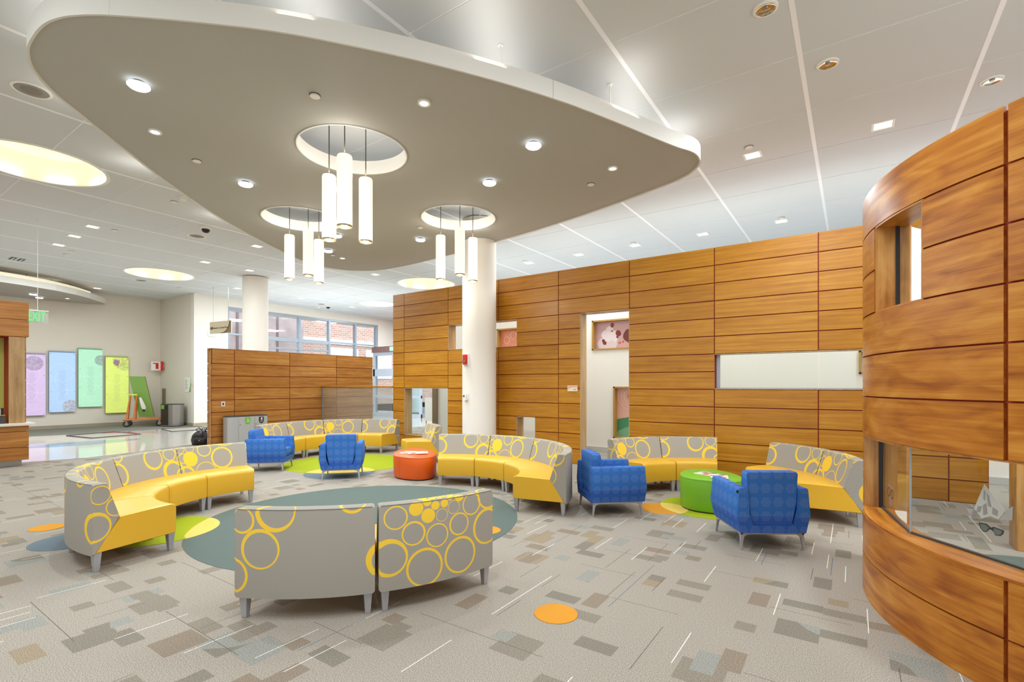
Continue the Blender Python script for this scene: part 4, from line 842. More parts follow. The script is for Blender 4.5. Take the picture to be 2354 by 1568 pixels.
# ================================================================== CEILING FIXTURES
SQ = [((0.34, 8.48), 'square recessed downlight nearest the curved booth'), ((-1.28, 8.45), 'square recessed downlight right of the canopy tip'), ((-1.28, 12.2), 'square recessed downlight over the wood wall, first from the booth'), ((-2.92, 12.2), 'square recessed downlight over the wood wall, second from the booth'), ((-4.57, 12.2), 'square recessed downlight over the wood wall, third from the booth'), ((-6.17, 12.2), 'square recessed downlight over the wood wall, fourth from the booth'), ((-7.78, 12.2), 'square recessed downlight over the wood wall just right of the front column'),
      ((-14.09, 3.85), 'square recessed downlight left of the dome camera, nearest of three in a row'), ((-15.34, 3.85), 'square recessed downlight left of the dome camera, middle of three in a row'), ((-16.63, 3.86), 'square recessed downlight left of the dome camera, farthest of three in a row'), ((-12.6, 6.78), 'square recessed downlight by the left edge of the canopy'), ((-15.46, 6.81), 'square recessed downlight between the lit well and the left rear pendants'), ((-15.44, 8.08), 'square recessed downlight above the left white column'), ((-18.69, 9.33), 'bright square downlight just left of the far white column top'), ((-22.93, 6.4), 'square recessed downlight by the corner of the left wall'), ((-18.68, 11.87), 'bright square downlight right of the far white column'), ((-18.84, 14.53), 'bright square downlight by the far dome camera'), ((-12.67, 10.67), 'square recessed downlight under the rear tip of the canopy')]
proto = None
for (x, y), lab in SQ:
    if proto is None:
        t = thing('square_downlight', lab, 'ceiling light', (x, y, CEIL)); proto = t
        obj('trim_frame', MB().box(-.13, -.13, -.006, .13, -.10, .012).box(-.13, .10, -.006, .13, .13, .012).box(-.13, -.10, -.006, -.10, .10, .012).box(.10, -.10, -.006, .13, .10, .012), 'trimwhite', t)
        obj('lens', MB().box(-.10, -.10, -.004, .10, .10, -.001), 'lamp', t)
    else: dup(proto, (x, y, CEIL), 0, lab)
    spot('downlight_spot', (x, y, CEIL - .02), 16, 105, WARM, .08)
proto = None
for (x, y), lab in (((-0.68, 5.22), 'round chrome downlight nearest the top edge of the photo'), ((-0.23, 6.51), 'round chrome downlight in the middle of the right ceiling'), ((1.34, 7.95), 'round chrome downlight above the curved booth')):
    if proto is None:
        t = proto = thing('chrome_downlight', lab, 'ceiling light', (x, y, CEIL)); obj('trim_ring', MB().lathe([(.088, .0), (.088, -.016), (.108, -.012), (.110, 0)], 32, cap=False), 'trimwhite', t, True)
        obj('reflector', MB().lathe([(.088, -.015), (.075, -.007), (.05, -.002), (.02, -.001)], 32, cap=False), 'chrome', t, True)
        obj('bulb', MB().lathe([(.01, -.012), (.024, -.010), (.026, -.001)], 20), 'steel', t)
    else: dup(proto, (x, y, CEIL), 0, lab)
SP = [((-1.28, 8.12), 'flat round sprinkler cap beside the square downlight right of the canopy tip'), ((-1.25, 11.95), 'flat round sprinkler cap over the wood wall, first from the booth'), ((-4.53, 11.95), 'flat round sprinkler cap over the wood wall, second from the booth'), ((-7.77, 11.95), 'flat round sprinkler cap by the front white column'), ((-10.86, 4.22), 'flat round sprinkler cap next to the smoke detector by the canopy'), ((-17.11, 4.23), 'flat round sprinkler cap by the far smoke detector at left'), ((-13.98, 4.22), 'flat round sprinkler cap beside the nearest of three square downlights'), ((-22.66, 7.33), 'flat round sprinkler cap near the left wall corner'), ((-20.25, 8.03), 'flat round sprinkler cap right of the far lit well')]
proto = None
for (x, y), lab in SP:
    if proto is None:
        t = proto = thing('sprinkler_cap', lab, 'sprinkler', (x, y, CEIL)); obj('cap', MB().lathe([(.055, -.004), (.055, -.012), (.05, -.016)], 28), 'thermo', t); obj('collar', MB().lathe([(.062, .0), (.062, -.003)], 24), 'darkgrey', t)
    else: dup(proto, (x, y, CEIL), 0, lab)
proto = None
for (x, y), lab in (((-10.48, 4.22), 'white smoke detector on the ceiling by the left edge of the canopy'), ((-17.63, 4.25), 'white smoke detector on the ceiling above the far left canopy'), ((-20.14, 13.67), 'white smoke detector by the far dome camera, left one'), ((-17.81, 14.64), 'white smoke detector by the far dome camera, right one')):
    if proto is None:
        t = proto = thing('smoke_detector', lab, 'smoke detector', (x, y, CEIL)); obj('base', MB().lathe([(.075, 0), (.075, -.02)], 28), 'trimwhite', t, True); obj('head', MB().lathe([(.06, -.02), (.065, -.03), (.05, -.055), (.01, -.06)], 28), 'thermo', t, True)
    else: dup(proto, (x, y, CEIL), 0, lab)
proto = None
for (x, y), lab in (((-12.06, 5.32), 'black dome camera in a white ring left of the canopy'), ((-19.51, 13.74), 'black dome camera on the far ceiling above the window wall')):
    if proto is None:
        t = proto = thing('dome_camera', lab, 'security camera', (x, y, CEIL)); obj('base', MB().lathe([(.12, 0), (.12, -.03), (.09, -.045)], 32), 'trimwhite', t, True); obj('dome', MB().lathe([(.085, -.04), (.08, -.08), (.05, -.115), (.005, -.125)], 28), 'black', t, True)
    else: dup(proto, (x, y, CEIL), 0, lab)
proto = None
for (x, y), lab, r in (((-12.91, 5.5), 'round speaker grille next to the dome camera', .19), ((-8.17, 1.65), 'large round speaker grille at upper left above the big lit well', .19), ((-19.95, 6.76), 'round speaker grille behind the round lit well at left', .19), ((-19.27, 13.23), 'round speaker grille near the far dome camera', .19)):
    if proto is None:
        t = proto = thing('speaker_grille', lab, 'speaker', (x, y, CEIL)); obj('ring', MB().lathe([(.16, 0), (.16, -.01), (.19, -.008), (.19, 0)], 40, cap=False), 'trimwhite', t, True); obj('grille', MB().lathe([(.16, -.006), (.10, -.008), (.01, -.008)], 40), plain('perforated_grille', (150, 144, 136), .7), t, True)
        obj('cone', MB().lathe([(.10, -.010), (.01, -.011)], 32), plain('grille_centre', (132, 126, 118), .7), t)
    else: dup(proto, (x, y, CEIL), 0, lab)
for (x, y), lab in (((-19.47, 3.54), 'small dark ceiling slot above the far left canopy, left one'), ((-19.51, 3.72), 'small dark ceiling slot above the far left canopy, right one')):
    t = thing('ceiling_slot', lab, 'vent', (x, y, CEIL)); obj('frame', MB().box(-.2, -.06, -.008, .2, .06, 0), 'darkgrey', t); obj('slat', MB().box(-.16, -.012, -.014, .16, .012, -.008), 'trimwhite', t)

# ================================================================== CURVED BENCHES
def bench_meshes(uo, ui, key):
    A0 = 14.75; n = 10; R0, R1 = 1.15, 1.85
    seat = [(1.15, .165), (1.145, .19), (1.145, .40), (1.150, .425), (1.165, .443), (1.19, .45), (1.40, .447), (1.668, .438), (1.83, .165)]
    back = [(1.85, .15), (1.85, .735), (1.845, .750), (1.832, .757), (1.757, .757), (1.744, .752), (1.736, .740), (1.633, .425), (1.835, .15)]
    vlen = [0]
    for a, b in zip(back[:-1], back[1:]): vlen.append(vlen[-1] + math.hypot(b[0] - a[0], b[1] - a[1]))
    def sweep(pts, fabric):
        mb = MB(); cr = sum(p[0] for p in pts) / len(pts); cz = sum(p[1] for p in pts) / len(pts); k = len(pts); secs = []; ang = [-A0, -A0 + .45] + [-A0 + .45 + (2 * A0 - .9) * i / n for i in range(1, n)] + [A0 - .45, A0]
        for i, a in enumerate(ang):
            s = .965 if i in (0, len(ang) - 1) else 1.0; a_ = rad(a)
            secs.append([((cr + (r - cr) * s) * math.cos(a_) - 1.5, (cr + (r - cr) * s) * math.sin(a_), cz + (z - cz) * s) for r, z in pts])
        st = [mb.add(s) for s in secs]
        for a in range(len(ang) - 1):
            for i in range(k):
                j = (i + 1) % k; idx = [st[a] + i, st[a + 1] + i, st[a + 1] + j, st[a] + j]
                if fabric:
                    if i <= 3: f = lambda t, q: (rad(ang[t] + A0) * 1.85 + uo, .15 + vlen[q]); mi = 0
                    else: f = lambda t, q: (ui + .93 * (A0 - ang[t]) / (2 * A0), pts[q][1] if q >= 6 else .757 + (vlen[6] - vlen[q])); mi = 1
                    mb.face(idx, [f(a, i), f(a + 1, i), f(a + 1, j), f(a, j)], mi)
                else:
                    u = lambda t, q: (rad(ang[t]) * 1.3, pts[q][0] + pts[q][1]); mb.face(idx, [u(a, i), u(a + 1, i), u(a + 1, j), u(a, j)], 0)
        e = (len(ang) - 1)
        mb.face([st[0] + i for i in range(k)], [(uo - (1.85 - p[0]), p[1]) for p in pts], 0)
        mb.face([st[e] + i for i in reversed(range(k))], [(uo + rad(2 * A0) * 1.85 + (1.85 - p[0]), p[1]) for p in reversed(pts)], 0)
        return mb
    return sweep(seat, False).mesh('seat', True), sweep(back, True).mesh('backrest', True)
def legmesh():
    mb = MB(); t, b = .030, .018
    mb.hexa([(-b, -b, 0), (b, -b, 0), (b, b, 0), (-b, b, 0)], [(-t, -t, .165), (t, -t, .165), (t, t, .165), (-t, t, .165)]); return mb.mesh('leg', bevel=.003)
LEG = legmesh(); GLIDE = MB().lathe([(.012, 0), (.012, .006)], 12).mesh('glide')
BV = {'A': bench_meshes(0.0, 0.0, 'A'), 'B': bench_meshes(.955, .92, 'B'), 'C': bench_meshes(.06, .92, 'C'), 'D': bench_meshes(.955, 0.0, 'D'), 'E': bench_meshes(.45, .4, 'E')}
PIPE = MB().tube([(1.846 * math.cos(rad(a)) - 1.5, 1.846 * math.sin(rad(a)), .7515) for a in [-14.2 + 28.4 * i / 12 for i in range(13)]], .0032, 5).mesh('seam_piping')
def bench(c, mid, var, label, group):
    m = rad(mid); t = thing('curved_bench', label, 'bench', (c[0] + 1.5 * math.cos(m), c[1] + 1.5 * math.sin(m), 0), m, group)
    s_, b_ = BV[var]; link('seat', s_, 'leather', t)
    bk = link('backrest', b_, ['fab_out', 'fab_in'], t); link('seam_piping', PIPE, 'pipe_grey', bk)
    for r, a in ((1.185, 12.9), (1.185, -12.9), (1.80, 13.3), (1.80, -13.3)):
        link('leg', LEG, 'silver', t, (r * math.cos(rad(a)) - 1.5, r * math.sin(rad(a)), .0), rad(a))
    return t
G1 = 'curved benches around the slate carpet disc'; G2 = 'curved benches around the back lime disc'; G3 = 'curved benches around the green ottoman'
bench((-4.231, 3.405), -51.2, 'A', 'foreground curved bench seen from behind, left of the pair, with few big rings', G1)
bench((-4.231, 3.405), -20.9, 'B', 'foreground curved bench seen from behind, right of the pair, with many rings and filled dots', G1)
bench((-5.663, 3.253), -93, 'C', 'yellow curved bench at the near end of the left row, printed back towards us', G1)
bench((-5.663, 3.253), -123, 'B', 'yellow seated curved bench second from the near end of the left row', G1)
bench((-5.663, 3.253), -153, 'A', 'yellow curved bench third from the near end of the left row, mostly plain back', G1)
bench((-5.663, 3.253), 177.2, 'B', 'yellow seated curved bench at the far end of the left row beside the blue chair', G1)
bench((-4.672, 4.95), 116.3, 'A', 'yellow seated curved bench at the left end of the middle row beside the orange ottoman', G1)
bench((-4.672, 4.95), 86.3, 'B', 'yellow seated curved bench with filled dot, second from the left in the middle row', G1)
bench((-4.672, 4.95), 56.3, 'A', 'yellow seated curved bench third from the left in the middle row', G1)
bench((-4.672, 4.95), 26.3, 'E', 'yellow seated curved bench at the right end of the middle row beside the blue chair', G1)
bench((-8.813, 6.662), -154, 'B', 'yellow seated curved bench at the left end of the back row behind a blue chair', G2)
bench((-8.813, 6.662), 176, 'A', 'yellow seated curved bench second from the left in the back row', G2)
bench((-8.813, 6.662), 146, 'B', 'yellow seated curved bench third from the left in the back row', G2)
bench((-8.813, 6.662), 116, 'A', 'yellow seated curved bench at the right end of the back row by the wood wall', G2)
bench((-8.3, 6.3), 58, 'E', 'single yellow seated curved bench turned sideways behind the orange ottoman', G2)
bench((-1.416, 6.684), 147, 'B', 'yellow seated curved bench right of the door opening, left of its pair', G3)
bench((-1.416, 6.684), 117, 'A', 'yellow seated curved bench against the wood wall, right of its pair', G3)
bench((-1.72, 6.57), 51, 'A', 'yellow seated curved bench right of the green ottoman, left of its pair', G3)
bench((-1.72, 6.57), 21, 'B', 'yellow seated curved bench running in behind the curved booth', G3)

# ================================================================== BLUE LOUNGE CHAIRS
def make_chair():
    t = thing('lounge_chair', '', 'chair')
    outl = [(-.315, .17), (-.352, .35), (-.335, .585), (-.328, .598), (-.315, .604), (-.262, .604), (-.250, .598), (-.245, .585), (-.238, .36), (-.20, .245), (.20, .245), (.238, .36), (.245, .585), (.250, .598), (.262, .604), (.315, .604), (.328, .598), (.335, .585), (.352, .35), (.315, .17)]
    def bulge(z): return .018 * (1 - abs(z - .36) / .26) if z < .62 else 0
    k = len(outl); mb = MB(); secs = []
    for y, s in ((.0, 1), (.012, 0), (.66, 0), (.672, 1)):
        sec = []
        for x, z in outl:
            yy = y + (bulge(z) if y > .3 else -bulge(z) * .6); sec.append((x * (1 - .02 * s), yy, z - .006 * s if z > .55 else z))
        secs.append(sec)
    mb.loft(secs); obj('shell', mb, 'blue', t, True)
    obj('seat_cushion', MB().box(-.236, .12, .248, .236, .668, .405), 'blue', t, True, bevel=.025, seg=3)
    mb = MB(); sec = []
    prof = [(-.195, .25), (-.236, .46), (-.245, .62), (-.252, .735), (-.240, .752), (-.222, .758), (.222, .758), (.240, .752), (.252, .735), (.245, .62), (.236, .46), (.195, .25)]
    def yb(z, f): return (.030 + .0 * z) if f == 0 else (.235 - .20 * max(0, (z - .25)) )
    secs = [[(x * .97, yb(z, 0) - .004, z - (.008 if z > .7 else 0)) for x, z in prof], [(x, yb(z, 0) + .012, z) for x, z in prof], [(x, yb(z, 1) - .012, z) for x, z in prof], [(x * .97, yb(z, 1), z - (.008 if z > .7 else 0)) for x, z in prof]]
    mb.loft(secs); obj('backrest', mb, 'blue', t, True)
    obj('piping', MB().tube([(-.19, .016, .252), (.19, .016, .252)], .006, 6), 'blue', t)
    fr = MB(); fr.box(-.305, .02, .150, .305, .045, .170).box(-.305, .625, .150, .305, .65, .170).box(-.305, .02, .150, -.28, .65, .170).box(.28, .02, .150, .305, .65, .170)
    obj('base_frame', fr, 'silver', t, bevel=.003)
    for sx in (-1, 1):
        for y in (.035, .635):
            sy = -1 if y < .3 else 1
            mb = MB(); secs = []
            for z, w_ in ((0, .011), (.05, .013), (.11, .017), (.135, .024), (.148, .045), (.158, .075)):
                xo, yo = sx * (.300 + (.158 - z) * .06), y + sy * (.010 + (.158 - z) * .06); xi, yi = xo - sx * w_ * 1.6, yo - sy * w_ * 1.6
                secs.append([(xo, yo, z), (xi, yo, z), (xi, yo - sy * .022, z), (xo - sx * .022, yi, z), (xo, yi, z)])
            mb.loft(secs); obj('leg', mb, 'silver', t)
    obj('fabric_tag', MB().box(-.352, .004, .555, -.333, .010, .580), 'black', t)
    return t
ch0 = make_chair()
def place(o, rl_, rr_, label):
    a, b = Vector(rl_), Vector(rr_); d = (b - a).normalized(); c = (a + b) / 2 ; f = Vector((-d.y, d.x)); c = c + f * .0
    ang = math.atan2(d.y, d.x)
    if o is ch0 and not o.get('placed'): o.location = (c.x, c.y, 0); o.rotation_euler = (0, 0, ang); o['label'] = label; o['group'] = 'blue lounge chairs'; o['placed'] = 1; return o
    return dup(ch0, (c.x, c.y, 0), ang, label, 'blue lounge chairs')
place(ch0, (-.921, 5.182), (-.339, 5.561), 'blue lounge chair seen from behind in front of the green ottoman')
place(None, (-3.06, 6.0), (-2.575, 5.455), 'blue lounge chair seen from its right side, left of the green ottoman')
place(None, (-7.372, 4.994), (-6.873, 5.523), 'blue lounge chair seen from behind at the edge of the back lime disc')
place(None, (-9.62, 5.20), (-9.13, 4.68), 'blue lounge chair seen from the side, left of the back lime disc')
del ch0['placed']

# ================================================================== OTTOMANS AND MAGAZINES
def ottoman(pts, h, mat, label, seam_i):
    s = smooth_closed(pts, 5); cx = sum(p[0] for p in s) / len(s); cy = sum(p[1] for p in s) / len(s); s = [(x - cx, y - cy) for x, y in s]
    t = thing('ottoman', label, 'ottoman', (cx, cy, 0)); sc_ = lambda f, z: [(x * f, y * f, z) for x, y in s]
    obj('cover', MB().loft([sc_(.955, .02), sc_(.985, .06), sc_(1.0, h * .6), sc_(1.0, h - .025), sc_(.985, h - .008), sc_(.955, h)]), mat, t, True)
    obj('plinth', MB().loft([sc_(.92, 0), sc_(.92, .022)]), 'black', t)
    for i in seam_i:
        x, y = s[i % len(s)]; obj('seam', MB().tube([(x * .987, y * .987, .06), (x * 1.001, y * 1.001, h * .6), (x * 1.0, y * 1.0, h - .03)], .004, 6), mat, t)
    obj('top_piping', MB().loft([[(x * q, y * q, z) for x, y in s] for q, z in ((.99, h - .012), (1.004, h - .016), (1.004, h - .026), (.99, h - .03))], caps=False), mat, t, True)
    return t
RED = [(-6.50, 5.88), (-6.80, 6.16), (-6.95, 6.48), (-6.91, 6.70), (-6.70, 6.76), (-6.38, 6.67), (-6.04, 6.44), (-5.88, 6.22), (-5.85, 6.03), (-5.96, 5.88), (-6.2, 5.82)]
ottoman(RED, .40, 'ott_red', 'orange red vinyl ottoman with magazines on its top', [52])
GRN = [(-1.92, 6.87), (-1.89, 7.05), (-1.79, 7.20), (-1.63, 7.26), (-1.42, 7.18), (-1.22, 6.98), (-1.12, 6.74), (-1.18, 6.54), (-1.34, 6.44), (-1.5, 6.42), (-1.66, 6.43), (-1.80, 6.52), (-1.89, 6.68)]
ottoman(GRN, .43, 'ott_green', 'lime green vinyl ottoman behind a blue chair', [2])
def magazine(x, y, z, rz, w_, h_, cols, label):
    t = thing('magazine', label, 'magazine', (x, y, z), rad(rz)); obj('pages', MB().box(-w_ / 2, -h_ / 2, 0, w_ / 2, h_ / 2, .006), 'paper', t)
    mb = MB(); n = mb.add([(-w_ / 2, -h_ / 2, .0065), (w_ / 2, -h_ / 2, .0065), (w_ / 2, h_ / 2, .0065), (-w_ / 2, h_ / 2, .0065), (-w_ / 2, -h_ / 2, .006), (w_ / 2, -h_ / 2, .006), (w_ / 2, h_ / 2, .006), (-w_ / 2, h_ / 2, .006)]); q = [(0, 0), (w_, 0), (w_, h_), (0, h_)]
    for f in ((0, 1, 2, 3), (7, 6, 5, 4), (0, 4, 5, 1), (1, 5, 6, 2), (2, 6, 7, 3), (3, 7, 4, 0)): mb.face([n + i for i in f], q)
    link('cover', mb.mesh('cover'), blobs('magazine_cover', cols[0], [(c, [(random.uniform(.02, w_), random.uniform(.02, h_), random.uniform(.02, .05)) for _ in range(3)]) for c in cols[1:]]), t)
magazine(-6.52, 6.22, .40, 20, .21, .28, [(214, 208, 200), (120, 110, 104), (186, 150, 120)], 'magazine on the orange ottoman, lowest and leftmost')
magazine(-6.34, 6.20, .407, -25, .21, .28, [(226, 222, 214), (96, 92, 90), (170, 120, 100)], 'magazine on the orange ottoman, middle one')
magazine(-6.22, 6.26, .414, 48, .21, .28, [(220, 214, 206), (130, 124, 118)], 'magazine on the orange ottoman, right one')
magazine(-1.57, 6.82, .43, 70, .21, .28, [(222, 214, 206), (210, 110, 90), (120, 110, 110)], 'magazine on the green ottoman, left one')
magazine(-1.40, 6.68, .437, 15, .21, .28, [(226, 220, 212), (200, 50, 40), (90, 84, 84)], 'magazine with red print on the green ottoman, right one')

# ================================================================== RECEPTION PORTAL (far left)
rp = thing('reception_portal', 'wood clad reception portal with white counter at the left edge', 'reception desk', (-13.5, 1.6, 0))
def rpb(nm, q, mt, bev=0): return obj(nm, MB().box(*q), mt, rp, bevel=bev)
rpb('core', (-.5, -1.0, 2.54, -.02, 1.06, 3.22), 'reveal'); rpb('core', (-.5, -1.0, .12, -.02, 1.06, .80), 'reveal'); rpb('post_core', (-.52, .82, .8, -.02, 1.02, 2.54), 'reveal')
for z0, z1 in ((2.55, 2.88), (2.89, 3.23), (.12, .37), (.38, .68), (.69, .80)): rpb('panel', (-.02, -1.0, z0, .0, 1.085, z1), 'wood_low'); rpb('panel', (-.5, 1.065, z0, -.022, 1.085, z1), 'wood_low')
rpb('post_face', (-.02, .80, .85, -.002, 1.03, 2.54), 'wood_jamb'); 
for k in range(6): z0 = .86 + k * .28; rpb('side_panel', (-.5, 1.02, z0, -.022, 1.05, z0 + .27), 'wood_jamb_dark')
rpb('counter', (-.62, -1.0, .80, .12, 1.16, .85), 'counter', .006); rpb('toe_kick', (-.45, -1.0, 0, -.10, 1.0, .12), 'steel')
mural = blobs('leaf_mural', (196, 196, 92), [((166, 168, 50), [(.3, 1.5, .16), (.1, 1.6, .14), (.45, 1.55, .1)]), ((150, 140, 96), [(.5, .9, .09), (.62, .62, .10), (.42, .4, .09), (.58, .28, .08), (.3, 1.0, .08)]), ((224, 218, 150), [(.55, .6, .22, 0, 0, .20), (.4, .8, .3, 0, 0, .285)])])
mu = rpb('mural_back', (-.56, -1.0, .85, -.50, .82, 2.54), mural)
sh = thing('desk_organizer', 'small grey desk organizer on the reception counter', 'organizer', (-13.62, 2.20, .85)); obj('lower_box', MB().box(-.1, -.12, 0, .1, .16, .14), 'darkgrey', sh, bevel=.004); obj('shelf', MB().box(-.1, -.12, .15, .1, .16, .17), 'wood_jamb_dark', sh); obj('cards', MB().box(-.08, -.1, .17, -.02, .12, .27), 'paper', sh); obj('clip_frame', MB().box(.0, .11, .17, .012, .15, .30), 'black', sh)
# light panels on the left wall
LPAN = [('lilac', (214, 190, 230), (.42, 1.86, .26), (176, 160, 186), 4.706, 5.209 + .0, .51, 2.68), ('pale blue', (176, 208, 244), (.60, .20, .24), (190, 186, 190), 5.306, 6.041, .605, 2.79), ('mint green', (176, 232, 198), (.68, 1.78, .20), (150, 168, 166), 6.131, 6.857, .768, 2.945), ('yellow green', (222, 240, 120), (.60, 2.06, .38), (206, 218, 128), 6.954, 7.694, .50, 2.685)]
for k, (nm, colr, circ, dc, y0, y1, z0, z1) in enumerate(LPAN):
    if k == 0: y0 = 4.48
    t = thing('light_panel', nm + ' backlit name panel on the left wall', 'light panel', (-24.079, (y0 + y1) / 2, z0)); hw = (y1 - y0) / 2; hh = z1 - z0
    obj('back_box', MB().box(0, -hw - .0, -.0, .07, hw + .0, hh + .05), plain('panel_back_' + nm, [c * .72 for c in colr], .5), t)
    plane_x('face', -hw, 0, hw, hh, .10, lightpanel('panel_' + nm, colr, circ, dc, k), t, .012)
    for yy in (-hw + .04, hw - .04):
        for q in range(4): obj('standoff', MB().tube([(.065, yy, .05 + q * (hh - .1) / 3), (.106, yy, .05 + q * (hh - .1) / 3)], .010, 8), 'darkgrey', t)
    if k == 3:
        mb = MB(); n = mb.add([(.101, -.10, hh - .08), (.101, .06, hh - .12), (.101, .02, hh - .36), (.101, -.14, hh - .22)]); mb.face([n, n + 1, n + 2, n + 3]); mb2 = MB().hexa([(.0995, -.13, hh - .24), (.0995, .03, hh - .36), (.1025, .03, hh - .36), (.1025, -.13, hh - .24)], [(.0995, -.10, hh - .08), (.0995, .08, hh - .12), (.1025, .08, hh - .12), (.1025, -.10, hh - .08)]); obj('kite_print', mb2, plain('kite_mauve', (176, 140, 158), .5), t)
# exit sign on the left wall
t = thing('exit_sign', 'green EXIT sign hanging just right of the reception portal', 'exit sign', (-14.34, 2.99, 2.92)); obj('plate', MB().box(-.012, -.20, 0, .0, .17, .255), 'exit_plate', t); obj('stem', MB().tube([(-.006, 0, .25), (-.006, 0, CEIL - 2.92)], .005, 8), 'trimwhite', t); obj('mount_bar', MB().box(-.03, -.2, .25, .02, .17, .28), 'trimwhite', t)
letters('EXIT', .295, 'exit', t, (.004, -.015, .127), (rad(90), 0, rad(90)), .42)
t = thing('exit_sign', 'small EXIT sign behind the hanging sign by the window wall', 'exit sign', (-20.98, 9.49, 3.52)); obj('plate', MB().box(-.02, -.16, 0, .03, .14, .22), 'trimwhite', t); letters('EXIT', .16, 'exit_soft', t, (.036, 0, .11), (rad(90), 0, rad(90)))
# hanging direction sign
t = thing('hanging_sign', 'tan hanging sign reading Elevator to Ground Floor', 'sign', (-18.665, 8.73, 3.45)); t.rotation_euler = (0, 0, rad(7.8)); 
mb = MB(); hw = .606
obj('board', MB().box(-hw, -.012, 0, hw, .012, .43), 'sign_tan', t)
arc = [(hw, .43), (hw - .08, .43)] + [(hw - .08 - .47 * (1 - math.cos(rad(a))), .43 * math.cos(rad(a)) * 1.0 if False else .43 * (1 - math.sin(rad(a)))) for a in range(10, 91, 10)] + [(hw, 0)]
pr = MB(); k = len(arc); n = pr.add([(x, -.016, z) for x, z in arc] + [(x, -.012, z) for x, z in arc]); pr.face([n + i for i in range(k)]); pr.face([n + k + i for i in reversed(range(k))]); obj('brown_corner', pr, 'sign_brown', t)
obj('curved_edge', MB().tube([(x, -.018, z) for x, z in arc[1:-1]], .012, 6), 'sign_ink', t)
letters('Elevator to Ground Floor', .092, 'sign_ink', t, (-.43, -.017, .20), (rad(90), 0, 0), .82, 'LEFT')
obj('arrow_disc', MB().lathe([(.05, 0), (.05, .004)], 24), 'sign_ink', t).matrix_local = Matrix.Translation((-.535, -.013, .20)) @ Matrix.Rotation(rad(90), 4, 'X')
obj('arrow', MB().prism([(-.03, -.008), (.005, -.008), (.005, -.028), (.034, 0), (.005, .028), (.005, .008), (-.03, .008)], 0, .003), 'sign_tan', t).matrix_local = Matrix.Translation((-.535, -.0175, .20)) @ Matrix.Rotation(rad(90), 4, 'X') @ Matrix.Rotation(rad(90), 4, 'Z')
obj('lift_icon', MB().box(-.475, -.016, .15, -.445, -.012, .25), 'sign_ink', t)
for x in (-.42, .42): obj('wire', MB().tube([(x, 0, .43), (x, 0, CEIL - 3.45)], .006, 6), 'steel', t)
# things on the corner wall
t = thing('fire_extinguisher_sign', 'white projecting fire extinguisher sign with red edge by the wall corner', 'sign', (-23.72, 8.84, 2.20)); obj('plate', MB().box(-.012, -.46, 0, 0, -.12, .36), 'trimwhite', t)
obj('red_leaf', MB().hexa([(-.012, -.115, -.01), (.03, -.13, -.01), (.10, -.06, -.01), (.06, -.045, -.01)], [(-.012, -.115, .38), (.03, -.13, .38), (.10, -.06, .38), (.06, -.045, .38)]), 'red', t)
obj('extinguisher_icon', MB().box(0, -.30, .06, .004, -.20, .27), 'red', t); obj('handle_icon', MB().box(0, -.40, .27, .004, -.20, .31), 'red', t)
for z in (.06, .29): obj('mount_stud', MB().tube([(.03, -.08, z), (.03, .0, z)], .016, 8), 'steel', t)
t = thing('wall_grille', 'tall narrow return air grille on the corner wall', 'vent', (-23.68, 8.84, .66)); obj('frame', MB().box(-.20, -.02, 0, -.15, 0, .80).box(.10, -.02, 0, .15, 0, .80).box(-.15, -.02, .75, .10, 0, .80).box(-.15, -.02, 0, .10, 0, .05), 'base', t)
for q in range(14): obj('slat', MB().box(-.15, -.012, .065 + q * .049, .10, -.002, .09 + q * .049), 'base', t)
obj('duct_back', MB().box(-.15, -.004, .05, .10, -.001, .75), 'darkgrey', t)
t = thing('wall_poster', 'white list poster with a green curved edge on the corner wall', 'poster', (-21.50, 8.835, 1.33)); obj('sheet', MB().box(-.27, -.008, 0, .27, 0, .57), 'paper', t)
gr = [(.27, .57), (.25, .57), (.23, .35), (.17, .15), (.10, 0), (.27, 0)]; pr = MB(); n = pr.add([(x, -.011, z) for x, z in gr] + [(x, -.008, z) for x, z in gr]); pr.face([n + i for i in range(6)]); pr.face([n + 6 + i for i in reversed(range(6))]); obj('green_edge', pr, plain('poster_green', (120, 170, 96), .6), t)
for q in range(7): obj('text_line', MB().box(-.22, -.010, .10 + q * .06, -.22 + (.2 if q % 2 else .15), -.008, .115 + q * .06), 'ink', t)
t = thing('room_plaque', 'small pink room plaque at the wall corner right of the list poster', 'sign', (-21.11, 8.835, 1.55)); obj('plate', MB().box(-.07, -.01, 0, .07, 0, .12), 'cream_sign', t); obj('arc', MB().tube([(.06 * math.cos(rad(a)), -.012, .02 + .07 * math.sin(rad(a))) for a in range(0, 181, 20)], .012, 6), 'pink_sign', t)
t = thing('room_sign', 'coral and cream room sign on the wood wall left of the door opening', 'sign', (-4.69, 8.998, 1.47)); obj('plate', MB().box(-.115, -.012, 0, .115, 0, .125), 'pink_sign', t)
cs = [(-.115, 0), (-.10, .03), (-.05, .065), (.0, .078), (.06, .078), (.115, .07), (.115, 0)]; pr = MB(); n = pr.add([(x, -.015, z) for x, z in cs] + [(x, -.012, z) for x, z in cs]); pr.face([n + i for i in range(7)]); pr.face([n + 7 + i for i in reversed(range(7))]); obj('cream_arc', pr, 'cream_sign', t); obj('text_line', MB().box(.03, -.017, .03, .09, -.015, .04), 'ink', t)
